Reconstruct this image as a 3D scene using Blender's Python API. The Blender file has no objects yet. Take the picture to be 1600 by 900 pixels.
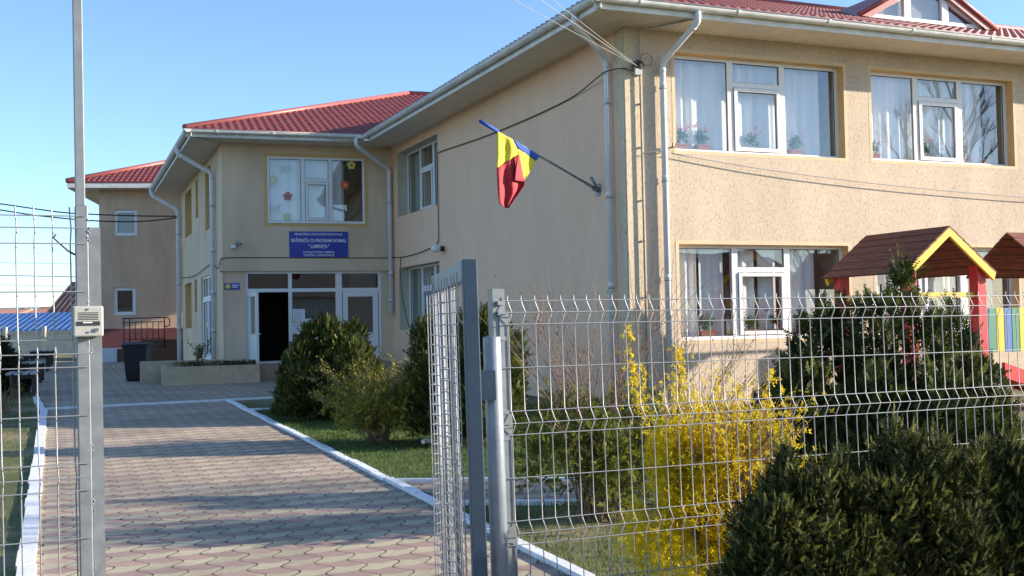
import bpy, math, random
import numpy as np
from mathutils import Vector, Matrix
PI = math.pi
sc = bpy.context.scene
C = sc.collection

# ------------------------------------------------------------------ camera, sky, sun, exposure
CAM_Z, PITCH, ROLL, FPX = 1.6, 0.0331, 0.0198, 1771.0
SUN_YAW, SUN_EL = 2.0, 16.2
cp, sp, cr, sr = math.cos(PITCH), math.sin(PITCH), math.cos(ROLL), math.sin(ROLL)
M0 = np.array([[1, 0, 0], [0, sp, -cp], [0, cp, sp]])
MR = np.array([[cr, sr, 0], [-sr, cr, 0], [0, 0, 1]]) @ M0          # rows: right, down, forward
camd = bpy.data.cameras.new('camera')
camd.sensor_width = 36; camd.lens = FPX / 1600 * 36
camd.clip_start = 0.05; camd.clip_end = 6000
cam = bpy.data.objects.new('camera', camd); C.objects.link(cam)
mw = Matrix.Identity(4)
for i in range(3):
    mw[i][0] = MR[0][i]; mw[i][1] = -MR[1][i]; mw[i][2] = -MR[2][i]
mw[0][3], mw[1][3], mw[2][3] = 0, 0, CAM_Z
cam.matrix_world = mw
sc.camera = cam

w = bpy.data.worlds.new('World'); sc.world = w; w.use_nodes = True
nt = w.node_tree; bg = nt.nodes['Background']
sky = nt.nodes.new('ShaderNodeTexSky'); sky.sky_type = 'NISHITA'; sky.sun_disc = False
sky.sun_elevation = math.radians(SUN_EL); sky.sun_rotation = math.radians(90 - SUN_YAW)
sky.air_density = 0.85; sky.dust_density = 0.35; sky.ozone_density = 3.3
nt.links.new(sky.outputs[0], bg.inputs[0]); bg.inputs[1].default_value = 0.14
sund = bpy.data.lights.new('sun', 'SUN'); sund.energy = 5.0; sund.angle = math.radians(0.55)
sund.color = (1.0, 0.88, 0.72)
sun = bpy.data.objects.new('sun', sund); C.objects.link(sun); sun.location = (40, 0, 20)
a, e = math.radians(SUN_YAW), math.radians(SUN_EL)
sdir = Vector((math.cos(a)*math.cos(e), math.sin(a)*math.cos(e), math.sin(e)))
sun.rotation_euler = sdir.to_track_quat('Z', 'Y').to_euler()
sc.view_settings.view_transform = 'Standard'; sc.view_settings.look = 'None'
sc.view_settings.exposure = 1.12; sc.view_settings.gamma = 1
sc.render.engine = 'CYCLES'
sc.cycles.max_bounces = 8; sc.cycles.transparent_max_bounces = 16

def at(px, py, Y):                      # photo pixel at depth Y -> world point
    r = MR.T @ np.array([(px-800)/FPX, (py-450)/FPX, 1.0])
    p = np.array([0, 0, CAM_Z]) + r*Y/r[1]
    return Vector(p)

SL, Y0 = 0.018, 7.0
def gz(y):                              # height of the gently rising yard
    return SL*(max(-2.0, min(y, 42.0)) - Y0)

# ------------------------------------------------------------------ frames of the building's sides
class Frame:
    def __init__(s, x, y, yaw, flip=False):
        s.o = Vector((x, y, 0)); a = math.radians(yaw)
        s.d = Vector((math.cos(a), math.sin(a), 0))
        s.n = Vector((math.sin(a), -math.cos(a), 0))
        if flip: s.n = -s.n
    def p(s, u, n, z): return s.o + s.d*u + s.n*n + Vector((0, 0, z))
K = (1.8556, 18.0)
FA = Frame(K[0], K[1], 22.9)
FB = Frame(K[0], K[1], 112.9, True)
FC = Frame(-3.0985, 29.7267, 18.2)
FD = Frame(-7.2309, 28.368, 111.6, True)
FE = Frame(-12, 42, 9.1)
FP = Frame(0.21, 7.54, 112.0)           # right edge of the path; u runs along it
WD = Frame(0, 0, 0)

# ------------------------------------------------------------------ materials
MATS = {}
def newmat(name):
    m = bpy.data.materials.new(name); m.use_nodes = True
    return m, m.node_tree, m.node_tree.nodes['Principled BSDF']
def N(nt, t, **kw):
    n = nt.nodes.new(t)
    for k, v in kw.items():
        if k.startswith('i'): n.inputs[int(k[1:])].default_value = v
        else: setattr(n, k, v)
    return n
def mth(nt, op, a, b=None, c=None):
    n = nt.nodes.new('ShaderNodeMath'); n.operation = op
    for i, v in enumerate((a, b, c)):
        if v is None: continue
        if hasattr(v, 'links'): nt.links.new(v, n.inputs[i])
        else: n.inputs[i].default_value = v
    return n.outputs[0]
def pos(nt, scale=(1, 1, 1)):
    g = N(nt, 'ShaderNodeNewGeometry'); mp = N(nt, 'ShaderNodeMapping'); mp.inputs['Scale'].default_value = scale
    nt.links.new(g.outputs['Position'], mp.inputs[0]); return mp.outputs[0]
def noise(nt, vec, sc_, det=3, rough=.55):
    n = N(nt, 'ShaderNodeTexNoise'); n.inputs['Scale'].default_value = sc_
    n.inputs['Detail'].default_value = det; n.inputs['Roughness'].default_value = rough
    nt.links.new(vec, n.inputs['Vector']); return n.outputs['Fac']
def ramp(nt, fac, stops):
    r = N(nt, 'ShaderNodeValToRGB'); els = r.color_ramp.elements
    while len(els) < len(stops): els.new(.5)
    for el, (p, c) in zip(els, stops):
        el.position = p; el.color = (*c, 1) if len(c) == 3 else c
    nt.links.new(fac, r.inputs[0]); return r.outputs[0]
def mix(nt, fac, a, b, mode='MIX'):
    m = N(nt, 'ShaderNodeMix', data_type='RGBA', blend_type=mode)
    for s, v in (('Factor', fac), ('A', a), ('B', b)):
        idx = {'Factor': 0, 'A': 6, 'B': 7}[s]
        if hasattr(v, 'links'): nt.links.new(v, m.inputs[idx])
        else: m.inputs[idx].default_value = v if idx == 0 else (*v, 1)
    return m.outputs[2]
def bump(nt, b, h, strength=.3, dist=.01):
    n = N(nt, 'ShaderNodeBump'); n.inputs['Strength'].default_value = strength; n.inputs['Distance'].default_value = dist
    nt.links.new(h, n.inputs['Height']); nt.links.new(n.outputs[0], b.inputs['Normal'])
def dotp(nt, d):
    g = N(nt, 'ShaderNodeNewGeometry'); v = N(nt, 'ShaderNodeVectorMath', operation='DOT_PRODUCT')
    nt.links.new(g.outputs['Position'], v.inputs[0]); v.inputs[1].default_value = tuple(d); return v.outputs['Value']

def simple(name, col, rough=.6, var=.12, nsc=6, metal=0, bmp=0.0, bsc=60, spec=.5):
    m, nt, b = newmat(name)
    v = pos(nt); f = noise(nt, v, nsc, 4, .6)
    lo = tuple(c*(1-var) for c in col); hi = tuple(min(1, c*(1+var)) for c in col)
    c = ramp(nt, f, [(.3, lo), (.7, hi)])
    nt.links.new(c, b.inputs['Base Color']); b.inputs['Roughness'].default_value = rough
    b.inputs['Metallic'].default_value = metal; b.inputs['Specular IOR Level'].default_value = spec
    if bmp: bump(nt, b, noise(nt, v, bsc, 3), bmp, .004)
    MATS[name] = m; return m

def stucco(name, col, groove=True, stain=.25):
    m, nt, b = newmat(name)
    big = noise(nt, pos(nt, (1, 1, .35)), 1.3, 4, .6)
    lo = tuple(c*(1-stain) for c in col)
    base = ramp(nt, big, [(.3, lo), (.62, col)])
    if groove:
        g = noise(nt, pos(nt, (42, 42, 11)), 1.6, 3, .65)
        gm = ramp(nt, g, [(.34, (.60, .56, .50)), (.50, (1, 1, 1))])
        base = mix(nt, .8, base, gm, 'MULTIPLY')
        fine = noise(nt, pos(nt), 160, 2)
        bump(nt, b, mth(nt, 'ADD', ramp(nt, g, [(.34, (0, 0, 0)), (.5, (1, 1, 1))]), mth(nt, 'MULTIPLY', fine, .35)), .45, .004)
    else:
        fine = noise(nt, pos(nt), 110, 3)
        bump(nt, b, fine, .45, .004)
        sp_ = noise(nt, pos(nt, (9, 9, .8)), 1.2, 4, .6)
        base = mix(nt, .28, base, ramp(nt, sp_, [(.3, (.90, .88, .85)), (.6, (1, 1, 1))]), 'MULTIPLY')
    nt.links.new(base, b.inputs['Base Color']); b.inputs['Roughness'].default_value = .92
    b.inputs['Specular IOR Level'].default_value = .2
    MATS[name] = m; return m

stucco('stucco_front', (.65, .535, .41), stain=.16)
stucco('stucco_corner', (.68, .555, .40), stain=.16)
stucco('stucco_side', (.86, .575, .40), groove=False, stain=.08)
stucco('stucco_centre', (.74, .565, .395), groove=False, stain=.2)
stucco('stucco_back', (.72, .49, .34), groove=False)
simple('ochre', (.66, .43, .19), .85, .08, 3, bmp=.2)
simple('ochre_pale', (.52, .47, .34), .85, .08, 3, bmp=.2)
simple('plinth_maroon', (.16, .055, .06), .8, .15)
simple('pvc', (.80, .80, .80), .35, .03)
simple('gutter_white', (.70, .69, .66), .45, .16, 5)
simple('pipe_white', (.70, .71, .74), .4, .08, 4)
simple('dark_seal', (.03, .03, .035), .6)
simple('galv', (.25, .27, .285), .45, .16, 14, metal=.35, bmp=.15, bsc=40)
simple('galv_paint', (.25, .29, .335), .42, .14, 9, metal=.25, bmp=.35, bsc=30)
simple('gate_blue', (.06, .09, .13), .45, .10, 8, metal=.3, bmp=.15, bsc=40)
simple('wire_metal', (.34, .35, .37), .42, .12, 20, metal=.4)
simple('cable_black', (.02, .02, .022), .6)
simple('cable_grey', (.30, .30, .30), .6)
simple('conduit', (.34, .35, .36), .5)
simple('interior', (.50, .45, .38), .9)
simple('band_peach', (.66, .51, .33), .85, .06, 3, bmp=.2)
simple('roof_far', (.11, .095, .085), .8, .2)
simple('interior_dark', (.014, .010, .009), .9)
simple('terracotta', (.36, .12, .06), .8)
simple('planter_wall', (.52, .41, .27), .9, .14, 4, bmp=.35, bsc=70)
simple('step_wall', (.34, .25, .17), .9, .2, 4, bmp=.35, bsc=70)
simple('bin_plastic', (.008, .010, .013), .5)
simple('kerb_white', (.78, .79, .82), .8, .16, 7, bmp=.4, bsc=60)
simple('concrete', (.50, .47, .39), .9, .15, 3, bmp=.4)
simple('iron', (.015, .014, .016), .5)
simple('stair_brown', (.12, .055, .035), .8)
simple('red_paint', (.60, .02, .025), .4, .06)
simple('yellow_paint', (.78, .52, .02), .45, .06)
simple('blue_paint', (.03, .14, .42), .45, .06)
simple('green_paint', (.03, .22, .13), .45, .06)
simple('wood_grey', (.40, .40, .40), .8, .2, 9)
simple('wood_dark', (.05, .04, .035), .8)
simple('bark', (.10, .075, .055), .95, .3, 30, bmp=.5)
simple('bark_red', (.24, .15, .11), .9, .3, 30)
simple('tree_bark', (.17, .14, .11), .95, .3, 12, bmp=.5)
simple('intercom_grey', (.42, .42, .39), .45, .05)
simple('blue_sign', (.010, .030, .36), .35, .06)
simple('letter_white', (.82, .84, .86), .5, .02)
simple('paper', (.78, .79, .80), .8, .04)
simple('chrome', (.7, .7, .7), .2, .03, metal=1)
simple('lamp_globe', (.75, .75, .74), .3, .03)
simple('soil', (.10, .075, .05), .95, .3, 10)
simple('ridge_red', (.33, .09, .08), .45, .12, 3)
simple('roof_dark', (.09, .035, .03), .6, .2, 3)
simple('roof_blue', (.05, .13, .33), .5, .15, 1.5)
simple('roof_terra', (.30, .15, .11), .8, .2, 2)
simple('house_wall', (.55, .50, .45), .9, .1)
simple('sticker_white', (.72, .80, .80), .6, .03)
simple('sticker_cream', (.75, .72, .50), .6, .03)
simple('sticker_yellow', (.70, .62, .05), .6, .03)
simple('sticker_red', (.65, .10, .04), .6, .03)
simple('sticker_pink', (.62, .22, .18), .6, .03)
simple('sticker_blue', (.05, .22, .50), .6, .03)
simple('white_block', (.66, .70, .78), .8, .05)
simple('brown_metal', (.09, .05, .045), .5, .15)
simple('flag_blue', (.015, .075, .42), .75, .06)
simple('flag_yellow', (.66, .58, .03), .75, .06)
simple('flag_red', (.42, .02, .03), .75, .06)
for k in ('flag_yellow', 'flag_red'):
    m = MATS[k]; b = m.node_tree.nodes['Principled BSDF']
    b.inputs['Sheen Weight'].default_value = .2

# shingles of the playhouse: dark red brown boards in rows
m, nt, b = newmat('shingle'); v = pos(nt)
z = mth(nt, 'FRACT', mth(nt, 'MULTIPLY', dotp(nt, (0, 0, 1)), 8.5))
edge = mth(nt, 'LESS_THAN', z, .12)
f = noise(nt, pos(nt, (2, 2, 22)), 2.2, 3)
c = ramp(nt, f, [(.3, (.14, .042, .026)), (.7, (.27, .085, .050))])
c = mix(nt, edge, c, (.045, .015, .012)); nt.links.new(c, b.inputs['Base Color'])
b.inputs['Roughness'].default_value = .8; MATS['shingle'] = m

# metal roof tile
def rooftile(name, col, hi):
    m, nt, b = newmat(name); v = pos(nt)
    f = noise(nt, v, 2.5, 4); c = ramp(nt, f, [(.3, col), (.7, hi)])
    d = noise(nt, v, 24, 3); c = mix(nt, .5, c, ramp(nt, d, [(.3, (.78, .74, .74)), (.7, (1, 1, 1))]), 'MULTIPLY')
    nt.links.new(c, b.inputs['Base Color']); b.inputs['Roughness'].default_value = .42
    MATS[name] = m
rooftile('roof_red', (.20, .048, .045), (.28, .072, .066))

def stripes(name, col, d, period, lo, width=.08, rough=.6):
    m, nt, b = newmat(name)
    fr = mth(nt, 'FRACT', mth(nt, 'MULTIPLY', dotp(nt, d), 1/period))
    ln = mth(nt, 'LESS_THAN', fr, width)
    f = noise(nt, pos(nt), 3, 4); base = ramp(nt, f, [(.3, tuple(c*.86 for c in col)), (.7, col)])
    c = mix(nt, ln, base, lo); nt.links.new(c, b.inputs['Base Color']); b.inputs['Roughness'].default_value = rough
    bump(nt, b, mth(nt, 'SUBTRACT', 1, ln), .5, .005)
    MATS[name] = m
for nm, fr in (('A', FA), ('B', FB), ('C', FC), ('D', FD), ('E', FE)):
    stripes('soffit_'+nm, (.84, .73, .60), fr.d, .10, (.12, .11, .10), .09)

# glass
m, nt, b = newmat('glass'); nt.nodes.remove(b)
tr = N(nt, 'ShaderNodeBsdfTransparent'); tr.inputs[0].default_value = (.94, .96, .96, 1)
gl = N(nt, 'ShaderNodeBsdfGlossy'); gl.inputs['Roughness'].default_value = .004; gl.inputs[0].default_value = (.95, .97, 1, 1)
bm = N(nt, 'ShaderNodeBump'); bm.inputs['Strength'].default_value = .03; bm.inputs['Distance'].default_value = .01
nt.links.new(noise(nt, pos(nt), 1.7, 1), bm.inputs['Height']); nt.links.new(bm.outputs[0], gl.inputs['Normal'])
ms = N(nt, 'ShaderNodeMixShader')
gg_ = N(nt, 'ShaderNodeNewGeometry'); dd = N(nt, 'ShaderNodeVectorMath', operation='DOT_PRODUCT')
nt.links.new(gg_.outputs['Incoming'], dd.inputs[0]); nt.links.new(gg_.outputs['Normal'], dd.inputs[1])
cosv = mth(nt, 'ABSOLUTE', dd.outputs['Value']); sch = mth(nt, 'ADD', .085, mth(nt, 'MULTIPLY', .915, mth(nt, 'POWER', mth(nt, 'SUBTRACT', 1, cosv), 4.2)))
nt.links.new(mth(nt, 'MINIMUM', mth(nt, 'MULTIPLY', sch, 1.7), 1.0), ms.inputs[0])
nt.links.new(tr.outputs[0], ms.inputs[1]); nt.links.new(gl.outputs[0], ms.inputs[2])
nt.links.new(ms.outputs[0], nt.nodes['Material Output'].inputs[0]); MATS['glass'] = m

def cloth(name, col, transp, transl=.4):
    m, nt, b = newmat(name); nt.nodes.remove(b)
    d = N(nt, 'ShaderNodeBsdfDiffuse'); d.inputs[0].default_value = (*col, 1)
    t = N(nt, 'ShaderNodeBsdfTranslucent'); t.inputs[0].default_value = (*col, 1)
    x = N(nt, 'ShaderNodeBsdfTransparent')
    m1 = N(nt, 'ShaderNodeMixShader'); m1.inputs[0].default_value = transl
    m2 = N(nt, 'ShaderNodeMixShader'); m2.inputs[0].default_value = transp
    L = nt.links.new
    L(d.outputs[0], m1.inputs[1]); L(t.outputs[0], m1.inputs[2]); L(m1.outputs[0], m2.inputs[1]); L(x.outputs[0], m2.inputs[2])
    L(m2.outputs[0], nt.nodes['Material Output'].inputs[0]); MATS[name] = m
cloth('curtain_sheer', (.90, .91, .92), .03, .15); cloth('curtain_drape', (.66, .65, .62), .05)

def leafmat(name, stops, transl=.35, rough=.7):
    m, nt, b = newmat(name)
    g = N(nt, 'ShaderNodeNewGeometry')
    c = ramp(nt, g.outputs['Random Per Island'], stops)
    big = noise(nt, pos(nt), 4.5, 2); c = mix(nt, .8, c, ramp(nt, big, [(.3, (.62, .66, .6)), (.7, (1.15, 1.1, 1.0))]), 'MULTIPLY')
    nt.links.new(c, b.inputs['Base Color']); b.inputs['Roughness'].default_value = rough
    b.inputs['Specular IOR Level'].default_value = .25
    t = N(nt, 'ShaderNodeBsdfTranslucent'); nt.links.new(c, t.inputs[0])
    ms = N(nt, 'ShaderNodeMixShader'); ms.inputs[0].default_value = transl
    nt.links.new(b.outputs[0], ms.inputs[1]); nt.links.new(t.outputs[0], ms.inputs[2])
    nt.links.new(ms.outputs[0], nt.nodes['Material Output'].inputs[0]); MATS[name] = m
leafmat('thuja_leaf', [(0, (.020, .031, .006)), (.6, (.050, .068, .014)), (1, (.12, .14, .03))], .25)
leafmat('juniper_leaf', [(0, (.010, .015, .004)), (.7, (.036, .045, .010)), (1, (.11, .115, .028))], .22)
leafmat('forsythia_petal', [(0, (.72, .50, .004)), (.6, (.86, .66, .010)), (1, (.90, .78, .05))], .4)
leafmat('bud_leaf', [(0, (.07, .10, .015)), (.6, (.15, .18, .03)), (1, (.28, .28, .05))], .45)
leafmat('gold_bud', [(0, (.14, .14, .02)), (.6, (.32, .30, .05)), (1, (.52, .46, .09))], .45)
leafmat('grass_blade', [(0, (.045, .090, .014)), (.7, (.095, .175, .028)), (1, (.22, .25, .08))], .4)
leafmat('geranium_leaf', [(0, (.05, .14, .04)), (1, (.12, .24, .08))], .3)
leafmat('petal_pink', [(0, (.65, .06, .12)), (1, (.75, .18, .25))], .3)
leafmat('petal_red', [(0, (.6, .02, .02)), (1, (.7, .08, .05))], .3)
leafmat('thuja_tip', [(0, (.08, .11, .025)), (1, (.20, .22, .06))], .35); leafmat('juniper_tip', [(0, (.08, .095, .02)), (1, (.30, .30, .09))], .35)  # lighter green of the tips, with sun on the crown tops put into it
leafmat('cypress_far', [(0, (.015, .028, .014)), (1, (.05, .065, .03))], .2)

# ground: thin grass, bare patches
m, nt, b = newmat('ground_soil'); v = pos(nt)
f1 = noise(nt, v, .9, 5, .6); f2 = noise(nt, v, 9, 4, .65); f3 = noise(nt, v, 60, 3)
c = ramp(nt, f1, [(.36, (.08, .11, .025)), (.50, (.16, .16, .06)), (.62, (.30, .24, .14))])
c = mix(nt, .7, c, ramp(nt, f2, [(.3, (.55, .6, .5)), (.7, (1.15, 1.1, 1.0))]), 'MULTIPLY')
c = mix(nt, .5, c, ramp(nt, f3, [(.3, (.5, .5, .5)), (.7, (1.1, 1.1, 1.1))]), 'MULTIPLY')
nt.links.new(c, b.inputs['Base Color']); b.inputs['Roughness'].default_value = .95
bump(nt, b, mth(nt, 'ADD', f2, f3), .6, .02); MATS['ground_soil'] = m

# wavy interlocking pavers
def paver(name, fr):
    m, nt, b = newmat(name)
    s = mth(nt, 'ADD', dotp(nt, tuple(fr.n)), -fr.o.dot(fr.n)); t = mth(nt, 'ADD', dotp(nt, tuple(fr.d)), -fr.o.dot(fr.d))
    P, W = .34, .225
    ph = mth(nt, 'MULTIPLY', t, 2*PI/P)
    sw = mth(nt, 'ADD', s, mth(nt, 'MULTIPLY', mth(nt, 'SINE', ph), .045))
    fs = mth(nt, 'FRACT', mth(nt, 'MULTIPLY', sw, 1/W))
    j1 = mth(nt, 'MINIMUM', fs, mth(nt, 'SUBTRACT', 1, fs))               # 0 at the S joint
    col_id = mth(nt, 'FLOOR', mth(nt, 'MULTIPLY', sw, 1/W))
    tw = mth(nt, 'ADD', mth(nt, 'ADD', t, P*.25), mth(nt, 'MULTIPLY', mth(nt, 'COSINE', mth(nt, 'MULTIPLY', mth(nt, 'SUBTRACT', fs, .5), 2*PI)), .018))
    rt = mth(nt, 'MULTIPLY', tw, 1/P); fr2 = mth(nt, 'FRACT', rt)
    pink = mth(nt, 'LESS_THAN', fr2, .5)
    h = mth(nt, 'FRACT', mth(nt, 'MULTIPLY', rt, 2)); j2 = mth(nt, 'MINIMUM', h, mth(nt, 'SUBTRACT', 1, h))
    rid = mth(nt, 'FLOOR', mth(nt, 'MULTIPLY', rt, 2))
    cmb = N(nt, 'ShaderNodeCombineXYZ'); nt.links.new(col_id, cmb.inputs[0]); nt.links.new(rid, cmb.inputs[1])
    wn = N(nt, 'ShaderNodeTexWhiteNoise', noise_dimensions='3D'); nt.links.new(cmb.outputs[0], wn.inputs[0])
    v = pos(nt); f = noise(nt, v, 35, 4, .7); big = noise(nt, v, .8, 4, .6)
    cream = ramp(nt, f, [(.3, (.42, .365, .25)), (.7, (.56, .49, .345))])
    pk = ramp(nt, f, [(.3, (.34, .235, .20)), (.7, (.45, .315, .265))])
    c = mix(nt, pink, cream, pk)
    c = mix(nt, .8, c, ramp(nt, wn.outputs[0], [(0, (.80, .80, .80)), (1, (1.08, 1.06, 1.04))]), 'MULTIPLY')
    c = mix(nt, .9, c, ramp(nt, big, [(.3, (.66, .66, .67)), (.62, (1.06, 1.05, 1.03))]), 'MULTIPLY')
    jn = noise(nt, v, 5, 3)
    jw = mth(nt, 'MULTIPLY', jn, .062)
    m1 = mth(nt, 'LESS_THAN', j1, jw); m2 = mth(nt, 'LESS_THAN', j2, .022)
    c = mix(nt, mth(nt, 'MULTIPLY', m2, .45), c, (.13, .10, .08))
    c = mix(nt, m1, c, (.075, .065, .042))
    nt.links.new(c, b.inputs['Base Color']); b.inputs['Roughness'].default_value = .9
    bump(nt, b, mth(nt, 'SUBTRACT', mth(nt, 'MULTIPLY', f, .3), m1), .5, .006)
    MATS[name] = m
paver('paver', FP)

m, nt, b = newmat('kerb_white'); v = pos(nt); f = noise(nt, v, 7, 5, .7); f2 = noise(nt, v, 45, 4, .7)
c = ramp(nt, f, [(.3, (.66, .67, .68)), (.55, (.80, .81, .83))]); c = mix(nt, ramp(nt, f2, [(.60, (0, 0, 0)), (.66, (1, 1, 1))]), c, (.36, .34, .31))
nt.links.new(c, b.inputs['Base Color']); b.inputs['Roughness'].default_value = .85; bump(nt, b, f2, .4, .006); MATS['kerb_white'] = m
# hills
m, nt, b = newmat('hill_earth'); v = pos(nt)
c = ramp(nt, noise(nt, v, .02, 6, .65), [(.35, (.20, .19, .17)), (.5, (.26, .23, .19)), (.65, (.17, .18, .17))])
nt.links.new(c, b.inputs['Base Color']); b.inputs['Roughness'].default_value = 1; MATS['hill_earth'] = m

# ------------------------------------------------------------------ mesh building
class MB:
    def __init__(s): s.v = []; s.f = []; s.mi = []; s.cur = 0; s.smooth = []
    def quad(s, a, b, c, d, sm=False):
        i = len(s.v); s.v += [Vector(a), Vector(b), Vector(c), Vector(d)]; s.f.append((i, i+1, i+2, i+3)); s.mi.append(s.cur); s.smooth.append(sm)
    def poly(s, pts):
        i = len(s.v); s.v += [Vector(p) for p in pts]; s.f.append(tuple(range(i, i+len(pts)))); s.mi.append(s.cur); s.smooth.append(False)
    def hexa(s, P):      # 8 points: bottom 4, top 4
        i = len(s.v); s.v += [Vector(p) for p in P]
        for q in ((0, 3, 2, 1), (4, 5, 6, 7), (0, 1, 5, 4), (1, 2, 6, 5), (2, 3, 7, 6), (3, 0, 4, 7)):
            s.f.append(tuple(i+k for k in q)); s.mi.append(s.cur); s.smooth.append(False)
    def box(s, fr, u0, u1, n0, n1, z0, z1, rot=0, rake=0):
        P = []
        for z in (z0, z1):
            for (u, n) in ((u0, n0), (u1, n0), (u1, n1), (u0, n1)):
                q = fr.p(u, n, z)
                if rake: q = q + Vector((-rake*(z-1.6), 0, 0))
                P.append(q)
        s.hexa(P)
    def prism(s, fr, prof, u0, u1):     # prof: list of (n,z), extruded along u
        a = [fr.p(u0, n, z) for n, z in prof]; b = [fr.p(u1, n, z) for n, z in prof]
        k = len(prof); i = len(s.v); s.v += a+b
        for j in range(k):
            s.f.append((i+j, i+(j+1) % k, i+k+(j+1) % k, i+k+j)); s.mi.append(s.cur); s.smooth.append(False)
        s.f.append(tuple(i+j for j in range(k))[::-1]); s.mi.append(s.cur); s.smooth.append(False)
        s.f.append(tuple(i+k+j for j in range(k))); s.mi.append(s.cur); s.smooth.append(False)
    def grid(s, G):
        i0 = len(s.v); k = len(G[0])
        for row in G: s.v += [Vector(p) for p in row]
        for r in range(len(G)-1):
            for c in range(k-1):
                s.f.append((i0+r*k+c, i0+r*k+c+1, i0+(r+1)*k+c+1, i0+(r+1)*k+c)); s.mi.append(s.cur); s.smooth.append(True)
    def tube(s, pts, r, n=8, cap=True):
        pts = [Vector(p) for p in pts]; rs = r if isinstance(r, (list, tuple)) else [r]*len(pts)
        rings = []; prev = None
        for k, p in enumerate(pts):
            if k == 0: t = pts[1]-p
            elif k == len(pts)-1: t = p-pts[k-1]
            else: t = (pts[k+1]-p).normalized()+(p-pts[k-1]).normalized()
            if t.length < 1e-9: t = Vector((0, 0, 1))
            t.normalize()
            if prev is None:
                x = t.cross(Vector((0, 0, 1)))
                if x.length < 1e-3: x = t.cross(Vector((1, 0, 0)))
            else: x = prev - t*prev.dot(t)
            x.normalize(); prev = x; y = t.cross(x)
            i = len(s.v); s.v += [p+(x*math.cos(2*PI*j/n)+y*math.sin(2*PI*j/n))*rs[k] for j in range(n)]; rings.append(i)
        for a_, b_ in zip(rings[:-1], rings[1:]):
            for j in range(n):
                s.f.append((a_+j, a_+(j+1) % n, b_+(j+1) % n, b_+j)); s.mi.append(s.cur); s.smooth.append(True)
        if cap:
            s.f.append(tuple(rings[0]+j for j in range(n))[::-1]); s.mi.append(s.cur); s.smooth.append(False)
            s.f.append(tuple(rings[-1]+j for j in range(n))); s.mi.append(s.cur); s.smooth.append(False)
    def ball(s, c, r, n=12, m=8, sz=1, sx=1):
        c = Vector(c); i0 = len(s.v)
        for a_ in range(m+1):
            th = PI*a_/m
            for b_ in range(n):
                ph = 2*PI*b_/n
                s.v.append(c+Vector((r*sx*math.sin(th)*math.cos(ph), r*math.sin(th)*math.sin(ph), r*sz*math.cos(th))))
        for a_ in range(m):
            for b_ in range(n):
                s.f.append((i0+a_*n+b_, i0+a_*n+(b_+1) % n, i0+(a_+1)*n+(b_+1) % n, i0+(a_+1)*n+b_)); s.mi.append(s.cur); s.smooth.append(True)

WLOC = {}
def link(name, me, parent, origin):
    o = bpy.data.objects.new(name, me); C.objects.link(o)
    if parent is not None:
        o.parent = parent; off = Vector((0, 0, 0)); WLOC[o.name] = WLOC[parent.name]
    else:
        o.location = origin; WLOC[o.name] = origin
    return o
def obj(name, mb, mats, parent=None, bevel=0):
    if isinstance(mats, str): mats = [mats]
    vs = mb.v
    if parent is None:
        xs = [v.x for v in vs]; ys = [v.y for v in vs]; zs = [v.z for v in vs]
        org = Vector(((min(xs)+max(xs))/2, (min(ys)+max(ys))/2, min(zs)))
    else: org = WLOC[parent.name]
    me = bpy.data.meshes.new(name)
    me.from_pydata([tuple(v-org) for v in vs], [], mb.f)
    for mt in mats: me.materials.append(MATS[mt])
    me.polygons.foreach_set('material_index', mb.mi)
    me.polygons.foreach_set('use_smooth', mb.smooth)
    me.update()
    o = link(name, me, parent, org)
    if bevel:
        md = o.modifiers.new('bevel', 'BEVEL'); md.width = bevel; md.segments = 2; md.limit_method = 'ANGLE'
    return o
def tag(o, label=None, cat=None, group=None, kind=None):
    if label: o['label'] = label
    if cat: o['category'] = cat
    if group: o['group'] = group
    if kind: o['kind'] = kind
    return o
def thing(name, label, cat, loc, group=None):
    o = bpy.data.objects.new(name, None); C.objects.link(o); o.empty_display_size = .2
    o.location = Vector(loc); WLOC[o.name] = Vector(loc); tag(o, label, cat, group); return o
def catmull(pts, k=8):
    pts = [Vector(p) for p in pts]; P = [pts[0]*2-pts[1]]+pts+[pts[-1]*2-pts[-2]]; out = []
    for i in range(1, len(P)-2):
        for j in range(k):
            t = j/k; a_, b_, c_, d_ = P[i-1:i+3]
            out.append(.5*((2*b_)+(c_-a_)*t+(2*a_-5*b_+4*c_-d_)*t*t+(3*b_-a_-3*c_+d_)*t**3))
    out.append(pts[-1]); return out

def text(parent, name, lines, fr, uc, n, mat, wide=1.0):
    # lines: (string, centre z, cap height, target width)
    bmv = MB()
    for (st, zc, hgt, width) in lines:
        cu = bpy.data.curves.new('t', 'FONT'); cu.body = st; cu.align_x = 'CENTER'; cu.size = 1; cu.offset = .020 if hgt > .06 else .012; cu.resolution_u = 2
        to = bpy.data.objects.new('t', cu); C.objects.link(to)
        dg = bpy.context.evaluated_depsgraph_get(); me = bpy.data.meshes.new_from_object(to.evaluated_get(dg))
        xs = [v.co.x for v in me.vertices]; w0 = max(xs)-min(xs); xc = (max(xs)+min(xs))/2
        sx = width/w0; sy = hgt/.70
        i0 = len(bmv.v)
        for v in me.vertices: bmv.v.append(fr.p(uc+(v.co.x-xc)*sx, n, zc-hgt/2+v.co.y*sy))
        for p in me.polygons:
            bmv.f.append(tuple(i0+k for k in p.vertices)); bmv.mi.append(0); bmv.smooth.append(False)
        bpy.data.objects.remove(to); bpy.data.meshes.remove(me); bpy.data.curves.remove(cu)
    return obj(name, bmv, mat, parent)

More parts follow.
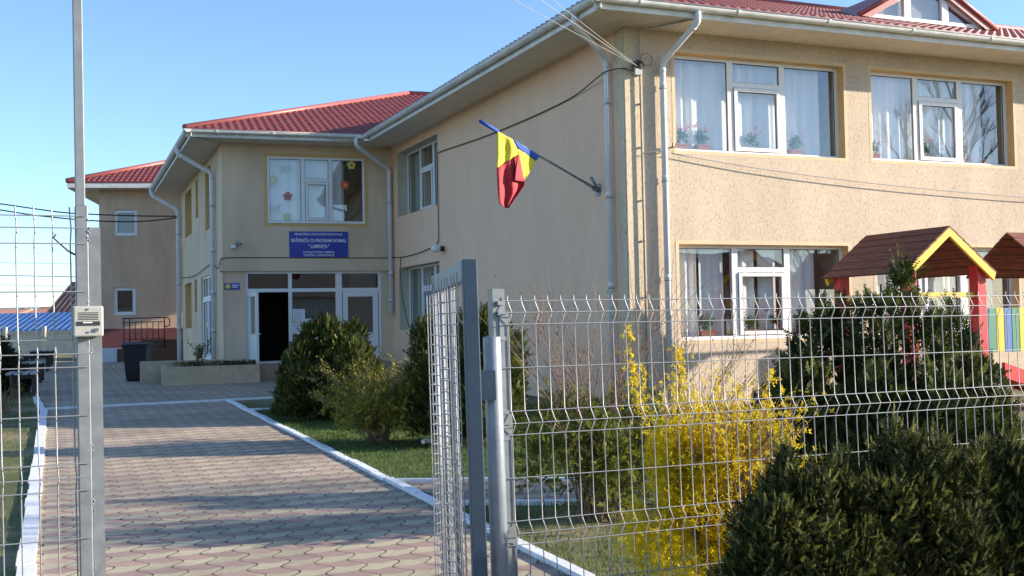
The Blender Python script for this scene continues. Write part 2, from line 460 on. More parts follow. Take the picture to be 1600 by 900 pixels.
# ------------------------------------------------------------------ ground, path, kerbs
g = MB()
ys = [-2500, -2, 7, 20, 42, 60, 110, 250]; xs = [-1500, -60, -20, 0, 20, 60, 1500]
for j in range(len(ys)-1):
    for i in range(len(xs)-1):
        g.quad((xs[i], ys[j], gz(ys[j])), (xs[i+1], ys[j], gz(ys[j])), (xs[i+1], ys[j+1], gz(ys[j+1])), (xs[i], ys[j+1], gz(ys[j+1])))
tag(obj('ground', g, 'ground_soil'), kind='structure')
h = MB()
rng = random.Random(4)
HY = [250, 330, 420, 560, 760, 1000, 1400]
def hz(x, y):
    t = max(0, (y-250)/750); return .63+26*min(1.0, t)**1.1+ (2.2*math.sin(x*.011+y*.004)+1.4*math.sin(x*.027+1.3))*min(1, t*2) - max(0, (y-1000))*.02
for j in range(len(HY)-1):
    for i in range(60):
        x0, x1 = -900+30*i, -870+30*i
        h.quad((x0, HY[j], hz(x0, HY[j])), (x1, HY[j], hz(x1, HY[j])), (x1, HY[j+1], hz(x1, HY[j+1])), (x0, HY[j+1], hz(x0, HY[j+1])))
tag(obj('hills', h, 'hill_earth'), kind='structure')

def sheet(name, poly, mat, dz=.004):     # polygon laid on the sloped yard, cut finely along y so it follows the slope
    m_ = MB(); m_.poly([(x, y, gz(y)+dz) for x, y in poly]); return tag(obj(name, m_, mat), kind='structure')
def XY(fr, u, n): q = fr.p(u, n, 0); return (q.x, q.y)
PW = 3.16                                 # path width
# FP: u along path, n: towards ... check sign: n must point left (west)
FPl = Frame(0.21, 7.54, 112.0, True)      # n to the left of the path
U2 = 15.3                                 # where the cross kerb lies
sheet('path', [XY(FPl, -5.1, 0), XY(FPl, U2, 0), XY(FPl, U2, PW), XY(FPl, -5.1, PW)], 'paver')
# plaza in front of the entrance
q0 = XY(FPl, U2, PW); q1 = XY(FPl, 23.5, PW+.35)
sheet('plaza', [q0, XY(FPl, U2, 0), (-2.2, 23.3), (-1.2, 29.0), (-9.5, 39.5), (-18.3, 41.9), q1], 'paver', .006)
# lawn right of the path
m, nt, b = newmat('lawn_soil'); v = pos(nt); f1 = noise(nt, v, 1.1, 5, .65); f2 = noise(nt, v, 22, 4, .65)
c = ramp(nt, f1, [(.35, (.040, .075, .014)), (.6, (.085, .12, .028)), (.75, (.15, .13, .06))]); c = mix(nt, .8, c, ramp(nt, f2, [(.3, (.5, .5, .5)), (.7, (1.2, 1.2, 1.1))]), 'MULTIPLY')
nt.links.new(c, b.inputs['Base Color']); b.inputs['Roughness'].default_value = .95; bump(nt, b, f2, .6, .02); MATS['lawn_soil'] = m
sheet('lawn', [XY(FPl, U2-3.2, -.06), XY(FPl, 4.0, -.06), (1.9, 11.04), (1.8, 18.0), (-2.4, 22.6), (-3.0, 19.65), (-4.55, 19.58)], 'lawn_soil', .003)
# side path to the play yard
sheet('side_path', [(-1.13, 11.2), (-.52, 9.93), (.6, 9.84), (1.75, 9.8), (1.9, 11.0), (.57, 11.11)], 'paver', .005)
def kerb(pts, wdt, hgt=.035, nm='kerb'):
    m_ = MB(); rg = random.Random(9)
    for (x0, y0), (x1, y1) in zip(pts[:-1], pts[1:]):
        L = math.hypot(x1-x0, y1-y0); d = Vector((x1-x0, y1-y0, 0)).normalized(); n_ = Vector((-d.y, d.x, 0))
        k = max(1, int(L/.5))
        for i in range(k):
            a_ = Vector((x0, y0, 0))+d*(L*i/k+.004); b_ = Vector((x0, y0, 0))+d*(L*(i+1)/k-.004); jj = rg.uniform(-.010, .010); hh = hgt+rg.uniform(-.004, .004)
            P = []
            for dz in (-.05, hh):
                for q, sgn in ((a_, -1), (b_, -1), (b_, 1), (a_, 1)):
                    r_ = q+n_*(sgn*wdt/2+jj); P.append((r_.x, r_.y, gz(q.y)+dz))
            m_.hexa(P)
    return tag(obj(nm, m_, 'kerb_white'), kind='structure')
kerb([XY(FPl, -5.1, -.05), XY(FPl, U2, -.05)], .085)
kerb([XY(FPl, -5.1, PW+.05), XY(FPl, U2-.06, PW+.05)], .12)
kerb([XY(FPl, U2+.14, PW+.1), XY(FPl, 23.5, PW+.42)], .12)
kerb([XY(FPl, U2+.02, PW+.12), (-5.6, 21.75), (-3.0, 22.95)], .14)
kerb([(-4.62, 19.6), (-3.0, 19.63)], .10)
kerb([(-1.2, 11.26), (.57, 11.11), (1.9, 11.0)], .06)
kerb([(-.60, 9.92), (.42, 9.83), (1.7, 9.80)], .08)

# ------------------------------------------------------------------ kindergarten building
bld = thing('kindergarten_building', 'two storey beige stucco kindergarten with red tiled roof, white gutters and ochre window surrounds', 'building', (K[0], K[1], .2))
def wall(name, fr, u0, u1, z0, z1, ops, mat, parent=bld, n=0):
    m_ = MB()
    us = sorted({u0, u1, *[x for o in ops for x in o[:2]]}); zs = sorted({z0, z1, *[x for o in ops for x in o[2:4]]})
    for i in range(len(us)-1):
        for j in range(len(zs)-1):
            uc, zc = (us[i]+us[i+1])/2, (zs[j]+zs[j+1])/2
            if any(o[0] < uc < o[1] and o[2] < zc < o[3] for o in ops): continue
            m_.quad(fr.p(us[i], n, zs[j]), fr.p(us[i+1], n, zs[j]), fr.p(us[i+1], n, zs[j+1]), fr.p(us[i], n, zs[j+1]))
    return obj(name, m_, mat, parent)
def reveal(fr, o, depth, mat, band=.06, parent=bld, n=0):
    u0, u1, z0, z1 = o; m_ = MB(); f = 0.003
    for (a_, b_) in (((u0, z0), (u1, z0)), ((u1, z0), (u1, z1)), ((u1, z1), (u0, z1)), ((u0, z1), (u0, z0))):
        m_.quad(fr.p(a_[0], n+f, a_[1]), fr.p(b_[0], n+f, b_[1]), fr.p(b_[0], n-depth, b_[1]), fr.p(a_[0], n-depth, a_[1]))
    if band:
        for (a0, a1, c0, c1) in ((u0-band, u1+band, z1, z1+band), (u0-band, u1+band, z0-band, z0), (u0-band, u0, z0, z1), (u1, u1+band, z0, z1)):
            m_.cur = 1; m_.quad(fr.p(a0, n+f, c0), fr.p(a1, n+f, c0), fr.p(a1, n+f, c1), fr.p(a0, n+f, c1))
    return obj('window_reveal', m_, [mat, 'band_peach'] if band == .06 else [mat, mat], parent)
def ring(m_, fr, u0, u1, z0, z1, t, n0, n1):
    m_.box(fr, u0, u1, n0, n1, z0, z0+t); m_.box(fr, u0, u1, n0, n1, z1-t, z1)
    m_.box(fr, u0, u0+t, n0, n1, z0+t, z1-t); m_.box(fr, u1-t, u1, n0, n1, z0+t, z1-t)
def pane(fr, par, u0, u1, z0, z1, n):
    g_ = MB(); g_.quad(fr.p(u0, n, z0), fr.p(u1, n, z0), fr.p(u1, n, z1), fr.p(u0, n, z1)); obj('pane', g_, 'glass', par)
def seal(m_, fr, u0, u1, z0, z1, n):
    t = .012
    ring(m_, fr, u0-.001, u1+.001, z0-.001, z1+.001, t, n, n+.006)
def window(fr, o, n, mull=(.333, .667), transom=.70, sash=(1,), flip=False, parent=bld, curtain=None, ft=.055, cn=.15, room=True, mt=.11, label=None, rdep=3.2):
    """o: opening; n: plane of the window (negative is inside)."""
    u0, u1, z0, z1 = o; W_, H_ = u1-u0, z1-z0
    m_ = MB(); d = .035; sl = MB()
    ring(m_, fr, u0, u1, z0, z1, ft, n-d, n+d)
    m_.box(fr, u0+.01, u1-.01, n+.02, n+.075, z0-.004, z0+.018)          # outer sill strip
    edges = [u0+ft]
    for f in mull:
        c_ = u0+f*W_; m_.box(fr, c_-mt/2, c_+mt/2, n-d+.001, n+d-.001, z0+ft, z1-ft); edges += [c_-mt/2, c_+mt/2]
    edges.append(u1-ft)
    cells = [(edges[2*i], edges[2*i+1]) for i in range(len(edges)//2)]
    panes = []
    zt = z0+transom*H_
    sashes = []
    for i, (a_, b_) in enumerate(cells):
        if i in sash:
            m_.box(fr, a_, b_, n-d+.001, n+d-.001, zt-.04, zt+.04)
            panes.append((a_, b_, zt+.04, z1-ft)); sashes.append((a_, b_, z0+ft, zt-.04))
        else: panes.append((a_, b_, z0+ft, z1-ft))
    wo = obj('window', m_, 'pvc', parent)
    if label: wo['label'] = label
    for (a_, b_, c_, e_) in panes:
        pane(fr, wo, a_-.002, b_+.002, c_-.002, e_+.002, n); seal(sl, fr, a_, b_, c_, e_, n+.002)
    for (a_, b_, c_, e_) in sashes:
        s_ = MB(); ring(s_, fr, a_+.012, b_-.012, c_+.012, e_-.012, .062, n-.02, n+d+.022)
        obj('sash', s_, 'pvc', wo)
        h_ = MB(); h_.box(fr, a_+.004, a_+.012, n-.01, n+d, c_+.01, e_-.01); obj('sash_gap', h_, 'dark_seal', wo); h_ = MB(); h_.box(fr, b_-.012, b_-.004, n-.01, n+d, c_+.01, e_-.01)
        sl.v += []; obj('sash_gap', h_, 'dark_seal', wo)
        pane(fr, wo, a_+.07, b_-.07, c_+.07, e_-.07, n+.01); seal(sl, fr, a_+.075, b_-.075, c_+.075, e_-.075, n+.013)
    obj('seal', sl, 'dark_seal', wo)
    if curtain:
        mat, spans, zb = curtain
        for (a_, b_) in spans:
            c_ = MB(); k = max(6, int((b_-a_)*46)); GA, GB = [], []
            for i in range(k+1):
                u = a_+(b_-a_)*i/k; nn = n-cn+.035*math.sin(u*17+math.sin(u*5)*2.2)+.012*math.sin(u*41)
                q = (fr.p(u, nn, z0+zb), fr.p(u, nn+.0, z1+.05))
                GA.append(q[0]); GB.append(q[1])
            c_.grid([GA, GB])
            obj('curtain', c_, mat, wo)
    if room:
        r_ = MB(); a_, b_ = u0-.5, u1+.5; n1, n2 = n-.04, n-rdep; zb, zt_ = z0-.85, z1+.35
        zl = z0-.03
        r_.quad(fr.p(a_, n2, zb), fr.p(b_, n2, zb), fr.p(b_, n2, zt_), fr.p(a_, n2, zt_))
        r_.quad(fr.p(a_, n1, zb), fr.p(a_, n2, zb), fr.p(a_, n2, zt_), fr.p(a_, n1, zt_))
        r_.quad(fr.p(b_, n1, zb), fr.p(b_, n2, zb), fr.p(b_, n2, zt_), fr.p(b_, n1, zt_))
        r_.quad(fr.p(a_, n1, zb), fr.p(b_, n1, zb), fr.p(b_, n2, zb), fr.p(a_, n2, zb))
        r_.quad(fr.p(a_, n1, zt_), fr.p(b_, n1, zt_), fr.p(b_, n2, zt_), fr.p(a_, n2, zt_))
        for (p0, p1, c0, c1) in ((a_, u0, zb, zt_), (u1, b_, zb, zt_), (u0, u1, zb, z0), (u0, u1, z1, zt_)):
            r_.quad(fr.p(p0, n1, c0), fr.p(p1, n1, c0), fr.p(p1, n1, c1), fr.p(p0, n1, c1))
        r_.box(fr, u0, u1, n-min(.42, rdep-.02), n1-.002, zl-.03, zl+.03)                      # inner window board
        obj('room_interior', r_, 'interior', wo)
    return wo

# --- right hand front (A)
W1 = (.94, 4.35, 4.40, 6.01); W2 = (4.95, 8.30, 4.40, 6.01); W3 = (.94, 4.35, 1.30, 2.87); W4 = (4.95, 8.30, 1.30, 2.87)
W5 = (9.0, 12.35, 4.40, 6.01); W6 = (9.0, 12.35, 1.30, 2.87)
fw = wall('front_wall', FA, .32, 16, 0, 6.34, [W1, W2, W3, W4, W5, W6], 'stucco_front')
c_ = MB(); c_.box(FA, -.001, .32, -.3, .025, 0, 6.335); c_.box(FB, .001, .10, -.3, .012, 0, 6.334)
obj('corner_pilaster', c_, 'stucco_corner', bld)
for o in (W1, W2, W3, W4, W5, W6): reveal(FA, o, .24, 'ochre')
nA = -.2; mA = (.345, .655)
sheer = lambda o, gap=.30: ('curtain_sheer', [(o[0]+.03, o[1]-gap)], .0)
window(FA, W1, nA, mA, .74, curtain=sheer(W1))
window(FA, W2, nA, mA, .74, curtain=sheer(W2, .45))
window(FA, W3, nA, mA, .74, curtain=('curtain_sheer', [(.98, 1.45), (1.52, 1.98), (2.15, 2.6), (2.72, 3.05), (3.25, 3.9)], .02))
window(FA, W4, nA, mA, .74, curtain=('curtain_sheer', [(5.0, 5.8), (6.2, 7.1), (7.5, 8.0)], .02))
window(FA, W5, nA, mA, .74, curtain=sheer(W5)); window(FA, W6, nA, mA, .74)
# --- flag wall (B)
B1 = (9.08, 12.25, 4.46, 6.12); B2 = (9.08, 12.25, 1.55, 3.14)
wall('side_wall', FB, .10, 12.9, 0, 6.34, [B1, B2], 'stucco_side')
for o in (B1, B2):
    reveal(FB, o, .34, 'ochre_pale', band=0)
window(FB, B1, -.30, (.34, .66), .66, curtain=('curtain_drape', [(11.0, 12.2), (9.2, 10.8)], 0))
window(FB, B2, -.30, (.34, .66), .66, curtain=('curtain_drape', [(11.0, 12.2), (9.2, 10.8)], 0))
# --- centre front (C)
C1 = (-3.23, -.74, 4.33, 6.03)
wall('upper_wall', FC, -4.36, .3, 3.42, 6.338, [C1], 'stucco_centre')
reveal(FC, C1, .07, 'ochre', band=.085)
window(FC, C1, -.045, (.36, .645), .655, curtain=('curtain_sheer', [(-3.2, -1.25)], 0), mt=.10)
lg = MB(); lg.box(FC, -4.42, .15, -.4, .06, 3.10, 3.425); obj('ledge', lg, 'stucco_centre', bld)
for a_, b_ in ((-4.36, -3.80), (-.34, .1)):
    pl_ = MB(); pl_.box(FC, a_, b_, -.5, -.02, .2, 3.10); obj('pier', pl_, 'stucco_centre', bld)
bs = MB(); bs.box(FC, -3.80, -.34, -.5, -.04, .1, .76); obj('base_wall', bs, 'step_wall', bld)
# entrance screen
en = MB(); n = -.10; d = .035; t = .06
ring(en, FC, -3.80, -.34, .76, 3.10, t, n-d, n+d)
en.box(FC, -3.74, -.40, n-d+.001, n+d-.001, 2.57, 2.66)
en.box(FC, -2.73, -2.64, n-d+.002, n+d-.002, .82, 3.04); en.box(FC, -1.52, -1.36, n-d+.002, n+d-.002, .82, 3.04)
en.box(FC, -2.64, -1.52, n-d+.003, n+d-.003, .82, 1.42)
eo = obj('entrance_screen', en, 'pvc', bld)
for (a_, b_, c0, c1) in ((-3.74, -2.73, 2.66, 3.04), (-2.64, -1.52, 2.66, 3.04), (-1.36, -.40, 2.66, 3.04), (-2.64, -1.52, 1.42, 2.57)):
    pane(FC, eo, a_, b_, c0, c1, n)
rd = MB(); ring(rd, FC, -1.34, -.42, .80, 2.565, .13, n-.03, n+.05); rd.box(FC, -1.22, -.54, n-.025, n+.035, .92, 1.42); rd.box(FC, -1.22, -.54, n-.03, n+.05, 1.42, 1.50)
ro = obj('door', rd, 'pvc', bld); ro['label'] = 'closed right hand door'; pane(FC, ro, -1.22, -.54, 1.50, 2.44, n+.01)
dk = MB(); dk.box(FC, -1.10, -.66, n+.036, n+.042, 1.0, 1.36); obj('door_panel', dk, 'pvc', ro)
# open leaf swung outward, hinged on the left
FL = Frame(*XY(FC, -3.72, n+.05), 18.2-83)
ld = MB(); ring(ld, FL, 0, .95, .79, 2.56, .11, -.03, .03); ld.box(FL, .11, .84, -.022, .022, .90, 1.42); ld.box(FL, .11, .84, -.03, .03, 1.42, 1.5)
lo_ = obj('door', ld, 'pvc', bld); lo_['label'] = 'open left hand door leaf'; pane(FL, lo_, .11, .84, 1.5, 2.45, 0)
hd = MB()
for sg in (1, -1):
    hd.tube([FL.p(.89, sg*.03, 1.52), FL.p(.89, sg*.09, 1.52), FL.p(.77, sg*.09, 1.50)], .012, 8)
obj('handle', hd, 'pvc', lo_)
# dark hall behind the entrance
hl = MB(); a_, b_, n1, n2, zb, zt = -3.95, -.2, n-.05, -4.2, .77, 3.09
hl.quad(FC.p(a_, n2, zb), FC.p(b_, n2, zb), FC.p(b_, n2, zt), FC.p(a_, n2, zt)); hl.quad(FC.p(a_, n1, zb), FC.p(a_, n2, zb), FC.p(a_, n2, zt), FC.p(a_, n1, zt))
hl.quad(FC.p(b_, n1, zb), FC.p(b_, n2, zb), FC.p(b_, n2, zt), FC.p(b_, n1, zt)); hl.quad(FC.p(a_, n1, zb), FC.p(b_, n1, zb), FC.p(b_, n2, zb), FC.p(a_, n2, zb))
hl.quad(FC.p(a_, n1, zt), FC.p(b_, n1, zt), FC.p(b_, n2, zt), FC.p(a_, n2, zt)); obj('hall_interior', hl, 'interior_dark', bld)
# --- far side wall (D)
DL = 10.55
D1 = (2.33, 3.6, 4.42, 6.12); D2 = (5.5, 6.05, 5.0, 6.12); D3 = (7.3, 9.3, 4.66, 6.08)
D4 = (2.1, 4.85, .83, 3.16); D5 = (6.0, 6.6, 2.2, 3.16); D6 = (7.6, 9.5, 1.72, 3.16)
wall('far_side_wall', FD, 0, DL, 0, 6.338, [D1, D2, D3, D4, D5, D6], 'stucco_centre')
for o in (D1, D2, D3, D5, D6): reveal(FD, o, .42, 'ochre', band=0); window(FD, o, -.40, (.5,), .7, sash=(), rdep=.15)
reveal(FD, D4, .12, 'stucco_centre' if False else 'ochre_pale', band=0)
window(FD, D4, -.08, (.5,), .74, sash=(0, 1), curtain=('curtain_sheer', [(2.2, 4.8)], 0), rdep=.3, label='white glazed side door')
ew = MB(); ew.quad(FC.p(0, 0, 0), FC.p(0, 0, 0), FC.p(0, 0, 0), FC.p(0, 0, 0))

# --- roofs
ZE = 6.50; PT = .36
def roof(name, fr, ov, u0, u1, W_, hipl, hipr, valu=None, parent=bld, z0=ZE, pitch=PT, mat='roof_red', per=.19, step=.36, minw=None):
    """eave line at n=ov; plan run w goes inward. hipl/hipr: 45 degree hips. valu: valley starting at this u."""
    m_ = MB(); du = per/6; nu = int((u1-u0)/du)
    rows = [i*step for i in range(int(W_/step)+2)]
    def tmax(u):
        t = W_
        if hipl: t = min(t, u-u0)
        if hipr: t = min(t, u1-u)
        return max(0, t)
    def tmin(u): return 0 if valu is None else max(0, u-valu)
    def wave(u):
        x = (u/per) % 1.0
        return .018*math.cos(2*PI*x)+.006*math.cos(4*PI*x)
    idx = {}
    for i in range(nu+1):
        u = u0+du*i; tm = tmax(u); tn = tmin(u)
        for j, r0 in enumerate(rows[:-1]):
            a_ = min(max(r0, tn), max(tm, tn)); b_ = min(max(rows[j+1], tn), max(tm, tn))
            zl = z0+pitch*a_+.030*(1 if a_ == r0 else 0)*1.0+wave(u); zh = z0+pitch*b_+.004+wave(u)
            idx[(i, j, 0)] = len(m_.v); m_.v.append(fr.p(u, ov-a_, zl))
            idx[(i, j, 1)] = len(m_.v); m_.v.append(fr.p(u, ov-b_, zh))
            idx[(i, j, 2)] = len(m_.v); m_.v.append(fr.p(u, ov-a_+.002, (z0+pitch*a_+.002+wave(u)) if j else z0-.03))
    for i in range(nu):
        for j in range(len(rows)-1):
            A_ = [idx[(i, j, 0)], idx[(i+1, j, 0)], idx[(i+1, j, 1)], idx[(i, j, 1)]]
            if (m_.v[A_[0]]-m_.v[A_[3]]).length < 1e-4 and (m_.v[A_[1]]-m_.v[A_[2]]).length < 1e-4: continue
            m_.f.append(tuple(A_)); m_.mi.append(0); m_.smooth.append(True)
            m_.f.append((idx[(i, j, 2)], idx[(i+1, j, 2)], idx[(i+1, j, 0)], idx[(i, j, 0)])); m_.mi.append(0); m_.smooth.append(False)
    return obj(name, m_, mat, parent)
RA = roof('front_roof_slope', FA, 1.0, -1.0, 17, 7.2, True, False)
RB = roof('side_roof_slope', FB, 1.0, -1.0, 22.5, 7.2, True, False, valu=11.85)
RC = roof('centre_roof_slope', FC, 1.0, -5.28, 8.5, 7.2, True, False, valu=None)
RD = roof('far_side_roof_slope', FD, .95, -1.0, 11.4, 7.2, True, False)
bk = MB()
for fr in (FA,):
    bk.quad(fr.p(6.2, -6.2, ZE+PT*7.2), fr.p(17, -6.2, ZE+PT*7.2), fr.p(17, -13.4, ZE), fr.p(6.2, -13.4, ZE))
bk.quad(FC.p(1.95, -6.2, ZE+PT*7.2), FC.p(9, -6.2, ZE+PT*7.2), FC.p(9, -13.4, ZE), FC.p(1.95, -13.4, ZE))
obj('rear_roof_slope', bk, 'roof_red', bld)
rc = MB()
def ridge(m_, a_, b_, r=.075):
    m_.tube([a_, b_], r, 10)
ridge(rc, FA.p(-1.0, 1.0, ZE+.03), FA.p(6.2, -6.2, ZE+PT*7.2+.04)); ridge(rc, FA.p(6.2, -6.2, ZE+PT*7.2+.04), FA.p(17, -6.2, ZE+PT*7.2+.04))
ridge(rc, FC.p(-5.28, 1.0, ZE+.03), FC.p(1.92, -6.2, ZE+PT*7.2+.04)); ridge(rc, FC.p(1.92, -6.2, ZE+PT*7.2+.04), FC.p(9, -6.2, ZE+PT*7.2+.04))
obj('ridge_cap', rc, 'ridge_red', bld)
# --- soffits, fascias, gutters
def eave(fr, ov, u0, u1, nm, zs=6.34, ze=ZE, m0=0.0, m1=0.0, parent=bld, rings=2.2, zin=None, rg=.075):
    """m0/m1: mitre of the soffit at each end (how far the wall end differs from the eave end)."""
    s_ = MB(); s_.quad(fr.p(u0+m0, 0, zs), fr.p(u1-m1, 0, zs), fr.p(u1, ov-.11, zs), fr.p(u0+.062, ov-.11, zs)); obj('soffit', s_, 'soffit_'+nm, parent)
    f_ = MB(); f_.box(fr, u0-.0, u1, ov-.13, ov-.105, zs-.02, ze-.02); obj('fascia', f_, 'gutter_white', parent)
    g_ = MB(); k = 10; zc = ze-.02; nc = ov-.105+rg
    for (a_, b_, rr, off) in [(u0-.06, u1+.05, rg, 0)]:
        prof = []
        for i in range(k+1):
            th = PI+PI*i/k; prof.append((nc+rr*math.cos(th), zc+rr*1.05*math.sin(th)))
        for i in range(k):
            (n0, z0_), (n1, z1_) = prof[i], prof[i+1]
            g_.quad(fr.p(a_, n0, z0_), fr.p(b_, n0, z0_), fr.p(b_, n1, z1_), fr.p(a_, n1, z1_), True)
        g_.tube([fr.p(a_, nc+rr, zc), fr.p(b_, nc+rr, zc)], .010, 6)
        g_.poly([fr.p(a_, n_, z_) for n_, z_ in prof]); g_.poly([fr.p(b_, n_, z_) for n_, z_ in prof])
    go = obj('gutter', g_, 'gutter_white', parent)
    u = u0+.7
    while u < u1-.1:
        r_ = MB()
        for i in range(k):
            th0, th1 = PI+PI*i/k, PI+PI*(i+1)/k; R_ = rg+.009
            r_.quad(fr.p(u, nc+R_*math.cos(th0), zc+R_*1.05*math.sin(th0)), fr.p(u+.05, nc+R_*math.cos(th0), zc+R_*1.05*math.sin(th0)),
                    fr.p(u+.05, nc+R_*math.cos(th1), zc+R_*1.05*math.sin(th1)), fr.p(u, nc+R_*math.cos(th1), zc+R_*1.05*math.sin(th1)), True)
            for uu in (u, u+.05):
                r_.quad(fr.p(uu, nc+R_*math.cos(th0), zc+R_*1.05*math.sin(th0)), fr.p(uu, nc+R_*math.cos(th1), zc+R_*1.05*math.sin(th1)),
                        fr.p(uu, nc+rg*.98*math.cos(th1), zc+rg*1.03*math.sin(th1)), fr.p(uu, nc+rg*.98*math.cos(th0), zc+rg*1.03*math.sin(th0)))
        u += rings; obj('gutter_joint', r_, 'gutter_white', go)
eave(FA, 1.0, -.96, 17, 'A', m0=.96, rings=1.75)
eave(FB, 1.0, -.96, 11.85, 'B', m0=.96, m1=-1.0, rings=1.4)
eave(FC, 1.0, -5.25, -.90, 'C', m0=.90, m1=-.9, rings=1.35)
eave(FD, .95, -.95, 11.3, 'D', m0=.9, m1=0, rings=1.1)
fl_ = MB(); fl_.poly([FC.p(-1.7, .97, 6.352), FC.p(-.55, 1.0, 6.352), FC.p(.7, .5, 6.352), FC.p(.7, -.2, 6.352), FC.p(-1.7, -.1, 6.352)]); obj('soffit', fl_, 'soffit_C', bld)
gc_ = MB(); gc_.box(FC, -1.12, -.74, .84, 1.04, 6.385, 6.49); obj('gutter_corner', gc_, 'gutter_white', bld, .03)
# --- downpipes
def pipe(pts, r=.05, collars=(), mat='pipe_white', parent=bld, name='downpipe'):
    m_ = MB(); P = [Vector(pts[0])]
    for i in range(1, len(pts)-1):
        p0, p1, p2 = Vector(pts[i-1]), Vector(pts[i]), Vector(pts[i+1]); q = min(.09, (p1-p0).length*.35, (p2-p1).length*.35)
        a_ = p1+(p0-p1).normalized()*q; b_ = p1+(p2-p1).normalized()*q; P += [a_, a_*.25+p1*.5+b_*.25, b_]
    P.append(Vector(pts[-1])); m_.tube(P, r, 12)
    for i in range(1, len(pts)-1):
        p1 = Vector(pts[i]); d_ = (Vector(pts[i+1])-p1).normalized(); m_.tube([p1+d_*.10, p1+d_*.16], r+.007, 12)
    for z in collars:
        q = Vector(pts[-1]); m_.tube([(q.x, q.y, z), (q.x, q.y, z+.06)], r+.006, 12)
    do = obj(name, m_, mat, parent)
    for z in collars:
        b_ = MB(); b_.tube([(q.x, q.y, z-.02), (q.x, q.y, z-.035)], r+.012, 10); obj('pipe_bracket', b_, 'galv', do)
    return do
pipe([FA.p(.62+.18, .96, 6.42), FA.p(.62+.18, .96, 6.25), FA.p(.66, .09, 5.80), FA.p(.66, .09, .3)], .05, (5.4, 3.9, 2.3))
pipe([FB.p(-.20, .96, 6.42), FB.p(-.20, .96, 6.25), FB.p(.42, .09, 5.93), FB.p(.42, .09, .3)], .047, (5.2, 3.67, 2.2))
pipe([FC.p(-1.12, .96, 6.42), FC.p(-1.12, .96, 6.22), FC.p(-.10, .09, 5.76), FC.p(-.10, .09, 1.97)], .055, (4.9, 3.0, 2.3))
pipe([FD.p(1.5, .93, 6.42), FD.p(1.5, .93, 6.25), FD.p(1.35, .09, 5.75), FD.p(1.35, .09, .5)], .065, (4.9, 3.7, 2.6, 1.6))
pipe([FD.p(10.9, .93, 6.42), FD.p(10.9, .93, 6.25), FD.p(10.45, .12, 5.7), FD.p(10.45, .12, .5)], .075, (4.9, 3.2, 1.7))
# dormer with triangular glazing
dw = 2.5; zd = ZE+PT*dw+.03; u0_, u1_ = 6.15, 9.15; um = (u0_+u1_)/2; hd_ = .82
dm = MB(); nd = 1.0-dw
for s0, s1 in (((u0_-.25, zd-.02), (um, zd+hd_+.13)), ((u1_+.25, zd-.02), (um, zd+hd_+.13))):
    back = (hd_+.1)/PT
    dm.quad(FA.p(s0[0], nd+.14, s0[1]), FA.p(s1[0], nd+.14, s1[1]), FA.p(s1[0], nd-back, s1[1]), FA.p(s0[0], nd-.05, s0[1]))
    dm.quad(FA.p(s0[0], nd+.14, s0[1]), FA.p(s1[0], nd+.14, s1[1]), FA.p(s1[0], nd+.14, s1[1]-.16), FA.p(s0[0]+(.30 if s0[0] < um else -.30), nd+.14, s0[1]))
    dm.tube([FA.p(s0[0], nd+.14, s0[1]+.02), FA.p(s1[0], nd+.14, s1[1])], .05, 8)
do_ = obj('dormer', dm, 'ridge_red', bld)
dg = MB(); sl_ = hd_/(um-u0_)
def bar(m_, ua, za, ub, zb, t):
    dx, dz = ub-ua, zb-za; L = math.hypot(dx, dz); px_, pz_ = -dz/L*t/2, dx/L*t/2
    P = []
    for nn in (nd-.03, nd+.05):
        P += [FA.p(ua+px_, nn, za+pz_), FA.p(ub+px_, nn, zb+pz_), FA.p(ub-px_, nn, zb-pz_), FA.p(ua-px_, nn, za-pz_)]
    m_.hexa(P)
bar(dg, u0_+.05, zd+.03, um, zd+hd_-.02, .09); bar(dg, u1_-.05, zd+.03, um, zd+hd_-.02, .09); bar(dg, u0_+.05, zd+.04, u1_-.05, zd+.04, .07)
for um_ in (um-.48, um+.48): bar(dg, um_, zd+.04, um_, zd+hd_*(1-.48/(um-u0_)), .16)
dwf = obj('window', dg, 'pvc', bld)
gg = MB(); gg.poly([FA.p(u0_, nd, zd), FA.p(u1_, nd, zd), FA.p(um, nd, zd+hd_)]); obj('pane', gg, 'glass', dwf)
cl = MB(); cl.poly([FA.p(u0_, nd-.1, zd-.02), FA.p(u1_, nd-.1, zd-.02), FA.p(um, nd-.1, zd+hd_-.02)]); obj('blind', cl, 'curtain_drape', dwf)
sh_ = MB(); sh_.poly([FA.p(3.4, .95, 0), FA.p(16, .95, 0)]) if False else None
# solid core so that no daylight leaks through the hollow building
cr_ = MB(); cr_.box(FA, 4.3, 16, -12, -3.8, .1, 6.3); cr_.box(FC, -4.2, 6, -10.3, -4.4, .1, 6.25)
for (fr, a_, b_, c_, d_) in ((FA, .1, 16, -4, -.05), (FB, .1, 12.9, -4.2, -.05)):
    cr_.quad(fr.p(a_, c_, 6.335), fr.p(b_, c_, 6.335), fr.p(b_, d_, 6.335), fr.p(a_, d_, 6.335))
cr_.quad(FC.p(-4.3, -4.5, 6.31), FC.p(2, -4.5, 6.31), FC.p(2, -.02, 6.31), FC.p(-4.3, -.02, 6.31))
obj('inner_core', cr_, 'interior', bld)

